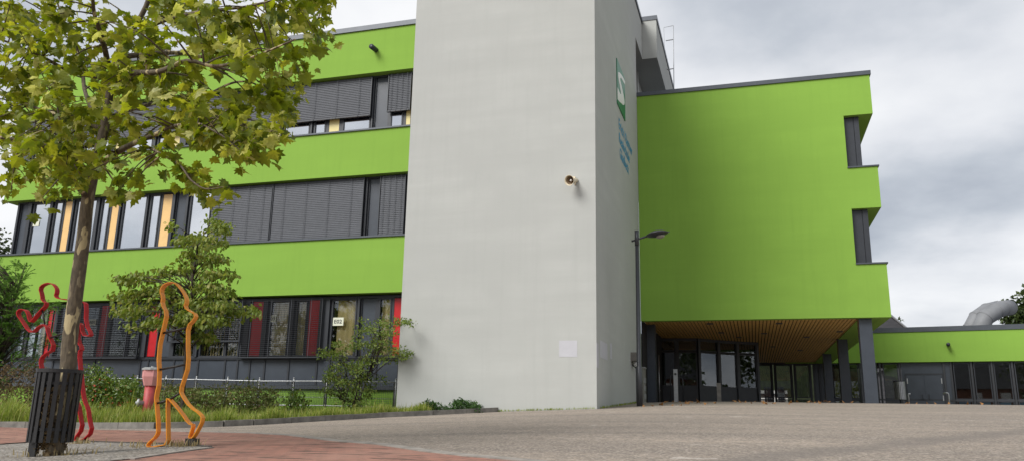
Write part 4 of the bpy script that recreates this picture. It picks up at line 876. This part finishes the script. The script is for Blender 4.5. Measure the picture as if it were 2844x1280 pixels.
def near_kerb():
    x = random.uniform(-22, -8.2); y = np.interp(x, KX, KY)+.12+abs(random.gauss(0,.75)); k = .55+.45*math.sin(x*2.3)*math.sin(x*.9+1)
    q = .5+.5*math.sin(x*5.1+y*3.3+2*math.sin(x*1.7)); h = (.16+.22*q*q+.12*max(0,k)) * (.75 if x > -9.8 else 1)
    h *= .62 if x > -13 else 1
    if random.random() < .04: h *= 1.7
    if random.random() > .45+.55*q: y += random.uniform(.2,1.2)
    return x, min(y, 21.9), h
def far_bed(): return random.uniform(-24,-9.5), random.uniform(17.5,21.2), .17
blades('grass', 20000, near_kerb, .5, 1.35, M['grass'], 'long green and straw coloured grass along the kerb')
blades('grass', 6000, far_bed, .5, 1.3, M['grass'], 'rough grass in the planting bed before the fence')
def pit_grass():
    k = random.choice(((150,1268,.22),(150,1268,.22),(225,1235,.10),(498,1243,.08),(400,1243,.25),(520,1243,.1))); b = onG(k[0],k[1]); return b[0]+random.gauss(0,k[2]), b[1]+random.gauss(0,k[2]*.6), .10
V0 = gz; gz = lambda x, y: g(x,y)+.01
blades('grass', 330, pit_grass, .2, 1.1, M['grass_dry'], 'dry straw tufts in the gravel round the guard')
def wall_foot():
    if random.random() < .5: x = random.uniform(-6.8,-3.95); return x, DT-.03-abs(random.gauss(0,.03)), .05
    return XT1+.03+abs(random.gauss(0,.05)), random.uniform(20.9,28), .06
blades('grass', 700, wall_foot, .3, 1.4, M['grass'], 'sparse weeds along the foot of the tower'); gz = V0
# fallen leaves on the crest
mb = MB(); add_leaf(mb, PLANE, np.array([0,-.05,.03]), np.array([0,1,.1]), np.array([0,0,1.]), .085, .5, -.5); proto = mb.build('fallen_leaf', M['leaf_fallen'], None, False, False)
random.seed(31)
for i in range(52):
    o = proto if i == 0 else proto.copy()
    if i: C.objects.link(o)
    x = random.uniform(1780,2420) if i < 44 else random.uniform(2420,2800); p = onG(x, 1115+abs(random.gauss(0,5)) + (10 if x < 1830 else 0))
    if p[1] > 33: p = np.array([p[0]*30/p[1], 29.5, g(p[0]*30/p[1],29.5)])
    o.location = (p[0],p[1],p[2]+.004); o.rotation_euler = (random.uniform(-.5,.5),random.uniform(-.5,.5),random.uniform(0,6.28)); s = random.uniform(.7,1.5); o.scale = (s,s,s)
    tag(o, 'brown fallen leaf lying on the asphalt before the entrance', 'leaf', 'fallen leaves scattered along the asphalt crest')
# far trees
def far_tree(label, cx, Y, ptop, rx, n, base_h=1.0):
    c = onY(cx, ptop, Y); h = c[2]; b = empty('far_tree', (c[0],Y,base_h)); tag(b, label, 'tree', 'trees beyond the school'); l, sm = MB(), MB()
    sm.tube([(c[0],Y,base_h-1),(c[0]+.1,Y,h*.5),(c[0],Y,h*.8)], [.35,.25,.08], 8); lobes = [(np.array([c[0]+random.uniform(-1,1)*rx*.7,Y+random.uniform(-1,1)*rx*.6,h*random.uniform(.45,.88)]), rx*random.uniform(.3,.5)) for _ in range(14)] + [(np.array([c[0],Y,h-rx*.35]), rx*.4)]
    for q, r in lobes: sm.tube([(c[0],Y,h*.45),tuple(q)], [.12,.03], 5)
    for i in range(n):
        q, r = random.choice(lobes); p = q+rnd_dir()*r*random.uniform(.4,1.05)
        quad_leaf(l, p, unit(rnd_dir()+np.array([0,0,-.3])), unit(np.array([0,0,1])+rnd_dir()), .42*random.uniform(.6,1.3), .7)
    sm.build('trunk', M['twig'], b, True, False); l.build('crown', M['leaf_far'], b, False, False)
far_tree('dark tree beyond the left corner of the school', -20, 62, 625, 5.0, 5000, -1)
far_tree('leafy tree behind the low roof at the right edge', 2862, 80, 800, 3.6, 5200)
far_tree('smaller tree between the ducts and the right edge', 2835, 88, 872, 2.6, 2600)
far_tree('tree top peeping over the dark slate roof', 2492, 96, 884, 1.7, 1300)
mb = MB(); mb.box(-12, 9, 66, 66.3, .2, 5.6); mb.box(-12, -4.3, 53.0, 66, .2, 5.6); tag(mb.build('sky_block_wall', mat('sky_block_green', (.030,.042,.016), .9, 0, .6, 3.0)), 'dark wall added behind the courtyard to block sky in the hall glass', 'hedge')  # added dark wall, keeps open sky out of the rear glazing
# what stands behind the camera and shows in the panes
def street_tree(label, x, y, h, rx, n):
    z = g(x,y); b = empty('street_tree', (x,y,z)); tag(b, label, 'tree', 'trees across the street'); l, sm = MB(), MB()
    sm.tube([(x,y,z-.2),(x+.1,y,z+h*.4),(x,y,z+h*.8)], [.25,.18,.05], 8)
    lobes = [(np.array([x+random.uniform(-1,1)*rx*.7,y+random.uniform(-1,1)*rx*.6,z+h*random.uniform(.3,.85)]), rx*random.uniform(.35,.55)) for _ in range(12)]
    for q, r in lobes: sm.tube([(x,y,z+h*.35),tuple(q)], [.09,.03], 5)
    for i in range(n):
        q, r = random.choice(lobes); p = q+rnd_dir()*r*random.uniform(.4,1.05); quad_leaf(l, p, unit(rnd_dir()+np.array([0,0,-.3])), unit(np.array([0,0,1])+rnd_dir()), .5*random.uniform(.6,1.3), .8)
    sm.build('trunk', M['twig'], b, True, False); l.build('crown', M['leaf_far'], b, False, False)
for i, (x, y, h, rx) in enumerate(((-34,-27,11,5.5),(-10,-34,9.5,5),(12,-36,13,6),(-46,-30,12,6),(30,-33,11.5,6),(-60,-29,12,6.5))):
    street_tree(('broad','low round','tallest','smallest','wide leafy','farthest')[i]+' tree across the street, seen only mirrored in the panes', x, y, h, rx, 1700)
for i, (x, y, h, rx) in enumerate(((50,24,7.0,3.2),(53,33,6.3,2.8),(58,14,10,5))):
    street_tree(('middle','lower','tallest')[i]+' tree beside the plaza, seen only mirrored in the entrance panes', x, y, h, rx, 1500)
hs2 = empty('brick_house', (8,-48,-.7)); tag(hs2, 'brick house across the street, seen only mirrored in the entrance panes', 'house')
mb = MB(); mb.box(-14, 30, -56, -46, -.8, 6.0); mb.build('wall', mat('house_brick', (.20,.085,.055), .9, 0, .2, 3), hs2)
mb = MB(); mb.prism([(-14.5,-45.4,5.9),(-14.5,-51,10.5),(-14.5,-56.6,5.9)], (45,0,0)); mb.build('roof', M['slate_roof'], hs2)
for x in range(-12, 28, 4):
    for z in (1.0, 3.8): mb = MB(); mb.box(x, x+1.4, -46, -45.95, z, z+1.5); mb.build('window', M['white'], hs2)
# ---------------------------------------------------------------- sky, sun, camera
SUN_EL, SUN_AZ = R(42), R(213)                   # azimuth clockwise from +Y: behind the camera, to the left
w = bpy.data.worlds.new('World'); bpy.context.scene.world = w; w.use_nodes = True; t = w.node_tree; bg = t.nodes['Background']
sky = t.nodes.new('ShaderNodeTexSky'); sky.sky_type = 'NISHITA'; sky.sun_disc = False; sky.sun_elevation = SUN_EL; sky.sun_rotation = SUN_AZ; sky.dust_density = 2.0
tc = t.nodes.new('ShaderNodeTexCoord'); sx = t.nodes.new('ShaderNodeSeparateXYZ'); t.links.new(tc.outputs['Generated'], sx.inputs[0])
mz = nd(t, 'ShaderNodeMath', operation='MAXIMUM'); mz.inputs[1].default_value = .0; t.links.new(sx.outputs[2], mz.inputs[0])
az = nd(t, 'ShaderNodeMath', operation='ADD'); az.inputs[1].default_value = .22; t.links.new(mz.outputs[0], az.inputs[0])
cb = t.nodes.new('ShaderNodeCombineXYZ')
for i in (0, 1):
    dv = nd(t, 'ShaderNodeMath', operation='DIVIDE'); t.links.new(sx.outputs[i], dv.inputs[0]); t.links.new(az.outputs[0], dv.inputs[1]); t.links.new(dv.outputs[0], cb.inputs[i])
cb.inputs[2].default_value = 3.7
n1 = noise(t, cb.outputs[0], 1.15, 8, .52); n2 = noise(t, cb.outputs[0], .55, 3, .5)
mm = nd(t, 'ShaderNodeMath', operation='MULTIPLY_ADD'); mm.inputs[1].default_value = .55; t.links.new(n1, mm.inputs[0])
m2 = nd(t, 'ShaderNodeMath', operation='MULTIPLY'); m2.inputs[1].default_value = .45; t.links.new(n2, m2.inputs[0]); t.links.new(m2.outputs[0], mm.inputs[2])
cl = ramp(t, mm.outputs[0], [(.385,(2.9,3.2,3.75)),(.455,(4.5,4.8,5.25)),(.515,(6.3,6.45,6.75)),(.60,(7.9,7.95,8.05))])
mx = mixc(t, .93, sky.outputs[0], cl); t.links.new(mx, bg.inputs[0]); bg.inputs[1].default_value = .092
sl = bpy.data.lights.new('sun', 'SUN'); sl.energy = 2.7; sl.angle = R(32); sl.color = (1,.975,.94); so = bpy.data.objects.new('sun', sl); C.objects.link(so)
sd = Vector((math.sin(SUN_AZ)*math.cos(SUN_EL), math.cos(SUN_AZ)*math.cos(SUN_EL), math.sin(SUN_EL))); so.rotation_euler = sd.to_track_quat('Z','Y').to_euler(); so.location = sd*40
cam = bpy.data.cameras.new('camera'); co = bpy.data.objects.new('camera', cam); C.objects.link(co); bpy.context.scene.camera = co
cam.sensor_width = 36; cam.sensor_fit = 'HORIZONTAL'; cam.lens = FX/2844*36; cam.clip_start = .05; cam.clip_end = 3000
mw4 = Matrix.Identity(4)
for i in range(3): mw4[i][0] = CR[i]; mw4[i][1] = CU[i]; mw4[i][2] = -CF[i]
co.matrix_world = mw4
sc_ = bpy.context.scene; sc_.view_settings.view_transform = 'Standard'; sc_.view_settings.look = 'None'; sc_.view_settings.exposure = .48; sc_.view_settings.gamma = 1
sc_.cycles.max_bounces = 8; sc_.cycles.transparent_max_bounces = 12
